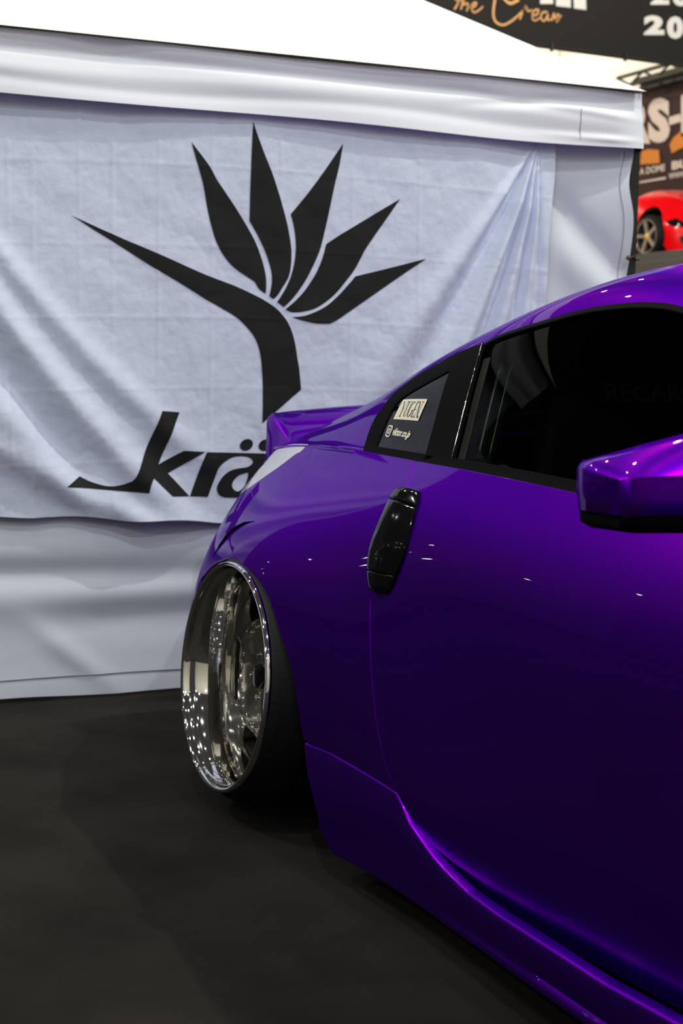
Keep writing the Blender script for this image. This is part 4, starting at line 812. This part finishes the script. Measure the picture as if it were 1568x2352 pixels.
# ================================================================== background: stand wall, platform, red car
back = thing('stand_backdrop', 'dark brown exhibition stand backdrop with big white letters and orange badges', 'backdrop')
M_BROWN = vary(mat('brown_backdrop', (.05, .02, .016), .7), .8, (.035, .014, .012), (.065, .026, .02))
M_ORANGE = mat('orange_print', (.85, .30, .045), .7); M_PINKW = mat('warm_white_print', (.90, .78, .70), .7)
YB = 14.2
bm = bmesh.new(); bx(bm, (-14.05, YB + .07, 4.45), (8.9, .12, 3.5)); bm_obj('backdrop_panel', bm, M_BROWN, back)
bm = bmesh.new(); bx(bm, (-14.05, YB + .07, 6.10), (8.9, .14, .22)); bm_obj('backdrop_header', bm, M_BLACKB, back)
bbm = lambda P, d=.012: np.stack([np.asarray(P)[:, 0], np.full(len(P), YB - d), np.asarray(P)[:, 1]], 1)
def bbtext(ch, key, bold, mt):
    V2, F, _ = text_mesh(ch, bold); bl, br, tl = map(np.array, B[key]); mesh('backdrop_lettering', bbm(bl + V2[:, :1] * (br - bl) + V2[:, 1:] * (tl - bl)), F, mt, back, smooth=False)
bbtext('S', 'bb_S', .06, M_PINKW); bbtext('R', 'bb_R', .06, M_PINKW); bbtext('A DOME', 'bb_dome', .03, M_PINKW); bbtext('BU', 'bb_bu', .05, M_PINKW); bbtext('WWW.', 'bb_www', .03, M_PINKW)
for k, mt, nm in (('bb_dash', M_PINKW, 'backdrop_dash'), ('bb_I', M_PINKW, 'backdrop_lettering'), ('bb_badge', M_ORANGE, 'orange_badge'), ('bb_star', M_ORANGE, 'orange_badge'), ('bb_line', M_PINKW, 'printed_rule')):
    q = [tuple(t) for t in B[k]]; V2 = np.array(q); F = tessellate_polygon([[Vector((*t, 0)) for t in q]]); mesh(nm, bbm(V2), F, mt, back, smooth=False)
# lighting truss on top of the backdrop
tru = thing('lighting_truss', 'dark lattice truss above the brown stand backdrop', 'truss')
zt = 6.02
M_TRUSS = mat('dull_truss_metal', (.10, .105, .09), .45, .6)
for y, z in ((YB - .5, zt), (YB - .1, zt), (YB - .5, zt + .18), (YB - .1, zt + .18)):
    V, F = tube([(-18.5, y, z), (-14, y, z), (-9.7, y, z)], .035, 8); mesh('truss_chord', V, F, M_TRUSS, tru)
for i in range(24):
    x = -18.5 + i * .365
    V, F = tube([(x, YB - .5, zt if i % 2 else zt + .18), (x + .19, YB - .5, zt + .09), (x + .375, YB - .5, zt + .18 if i % 2 else zt)], .022, 6); mesh('truss_brace', V, F, M_TRUSS, tru)
plat = thing('display_platform', 'dark grey raised display platform under the red car', 'platform')
M_PLAT = mat('grey_platform', (.075, .068, .06), .6)
PZ = 2.705
for z0, z1, y0 in ((0, PZ - .42, 10.4), (PZ - .40, PZ - .16, 10.7), (PZ - .14, PZ, 11.0)):
    bm = bmesh.new(); bx(bm, (-15.2, (y0 + 14.1) / 2, (z0 + z1) / 2), (11.2, 14.1 - y0, z1 - z0), .012); bm_obj('platform_step', bm, M_PLAT, plat)
red = thing('sports_car', 'shiny red sports car on the raised platform in the background', 'car', (-17.45, 12.53, PZ))
M_REDP = mat('red_car_paint', (.72, .0, .004), .3, .0, coat=.5, spec=.2); M_RC = mat('red_car_wheel', (.62, .50, .40), .3, .8)
def redx(V):
    "higher front wings than the coupe"
    V = V.copy(); k = np.clip((V[:, 0] - 1.7) / .7, 0, 1); k = k * k * (3 - 2 * k); V[:, 2] *= 1 + .27 * k * np.clip((V[:, 2] - .56) / .16, 0, 1) * (1 - .45 * np.clip((V[:, 0] - 2.8) / .5, 0, 1)); return V
def redg(V):
    V = V.copy(); V[:, 2] = np.where(V[:, 2] > .79, .79 + (V[:, 2] - .79) * .55, V[:, 2]); return redx(V)
ra_f = circ(L, 2.65, .30, .37, 200, -20); ra_r = circ(L, 0, .30, .37, 200, -20)
patch(L, join(hline(L, 0, L.uk[-1], 5, 60)[::-1], vline(L, 0, 5, 0), hline(L, 0, x2u(L, -.42), .3), ra_r, [xz(L, .42, .15)], [xz(L, 2.2, .15)], ra_f, [xz(L, 3.03, .14)], hline(L, x2u(L, 3.04), L.uk[-1], 0), vline(L, L.uk[-1], 0, 5)[1:-1]), 'body', M_REDP, red, joinmid=True, xf=redx, du=.06)
patch(H, join(hline(H, H.uk[0], H.uk[-1], 0, 30), vline(H, H.uk[-1], 0, 3), hline(H, H.uk[0], H.uk[-1], 3)[::-1], vline(H, H.uk[0], 3, 0)), 'hood', M_REDP, red, joinmid=True, xf=redx, du=.06)
patch(G, join(hline(G, 0, u_end, 0), vline(G, u_end, 0, 6), hline(G, 0, u_end, 6)[::-1], vline(G, 0, 6, 0)[1:-1]), 'roof_panel', M_REDP, red, joinmid=True, xf=redg, du=.06)
patch(G, gl, 'side_glass', M_GLOSSBLACK, red, off=.004, edge=0, xf=redg); patch(G, wd, 'windshield', M_GLOSSBLACK, red, off=.004, edge=0, joinmid=True, xf=redg)
hlq = join([xz(L, 2.98, .52), xz(L, 3.08, .57), xz(L, 3.22, .50), xz(L, 3.24, .44), xz(L, 3.10, .45)])
patch(L, dens(np.vstack([hlq, hlq[:1]]), 4)[:-1], 'headlight', M_GLOSSBLACK, red, off=.005, edge=0, xf=redx)
inq = join([xz(L, 3.20, .20), xz(L, 3.19, .30), xz(L, 3.36, .31), xz(L, 3.385, .27), xz(L, 3.37, .20)])
patch(L, dens(np.vstack([inq, inq[:1]]), 4)[:-1], 'bumper_intake', M_DARK, red, off=.005, edge=0, xf=redx)
box('underbody', (1.3, 0, .30), (3.6, 1.2, .34), M_DARK, red, .05)
def simple_wheel(x, y, s):
    def lathe(prof, n=48):
        th = np.linspace(0, 2 * np.pi, n, endpoint=False); return grid(np.array([[(r * math.cos(t), d, r * math.sin(t)) for r, d in prof] for t in th]), closed_u=True)
    V, F = lathe([(.25, .03), (.26, .0), (.31, .01), (.325, .04), (.325, .22), (.25, .24)]); w = mesh('wheel', V, F, M_TYRE, red, sharp=40)
    V, F = lathe([(.255, .02), (.25, .0), (.235, .01), (.225, .10), (.20, .13), (.0, .13)]); mesh('rim', V, F, M_DARK, w, sharp=40)
    V, F = lathe([(.258, .012), (.254, -.004), (.244, -.004), (.236, .012)]); mesh('rim_lip', V, F, M_RC, w, sharp=40)
    for k in range(5):
        a = math.radians(90 + 72 * k + 14); c, s_ = math.cos(a), math.sin(a); rows = [[(r * c - q * hw * s_, d + e, r * s_ + q * hw * c) for q, e in ((-1, .03), (-.8, 0), (.8, 0), (1, .03))] for r, hw, d in ((.02, .035, .02), (.12, .026, .012), (.24, .034, .008))]
        V, F = grid(np.array(rows)); mesh('spoke', V, F, M_RC, w, sharp=40)
    V, F = lathe([(0, .005), (.035, .006), (.045, .02)], 20); mesh('centre_cap', V, F, mat('yellow_cap', (.8, .45, .08), .4), w)
    w.location = (x, y, .325); w.rotation_euler[2] = 0 if s > 0 else math.pi
for x in (0, 2.65):
    for s in (1, -1): simple_wheel(x, -.925 * s, s)
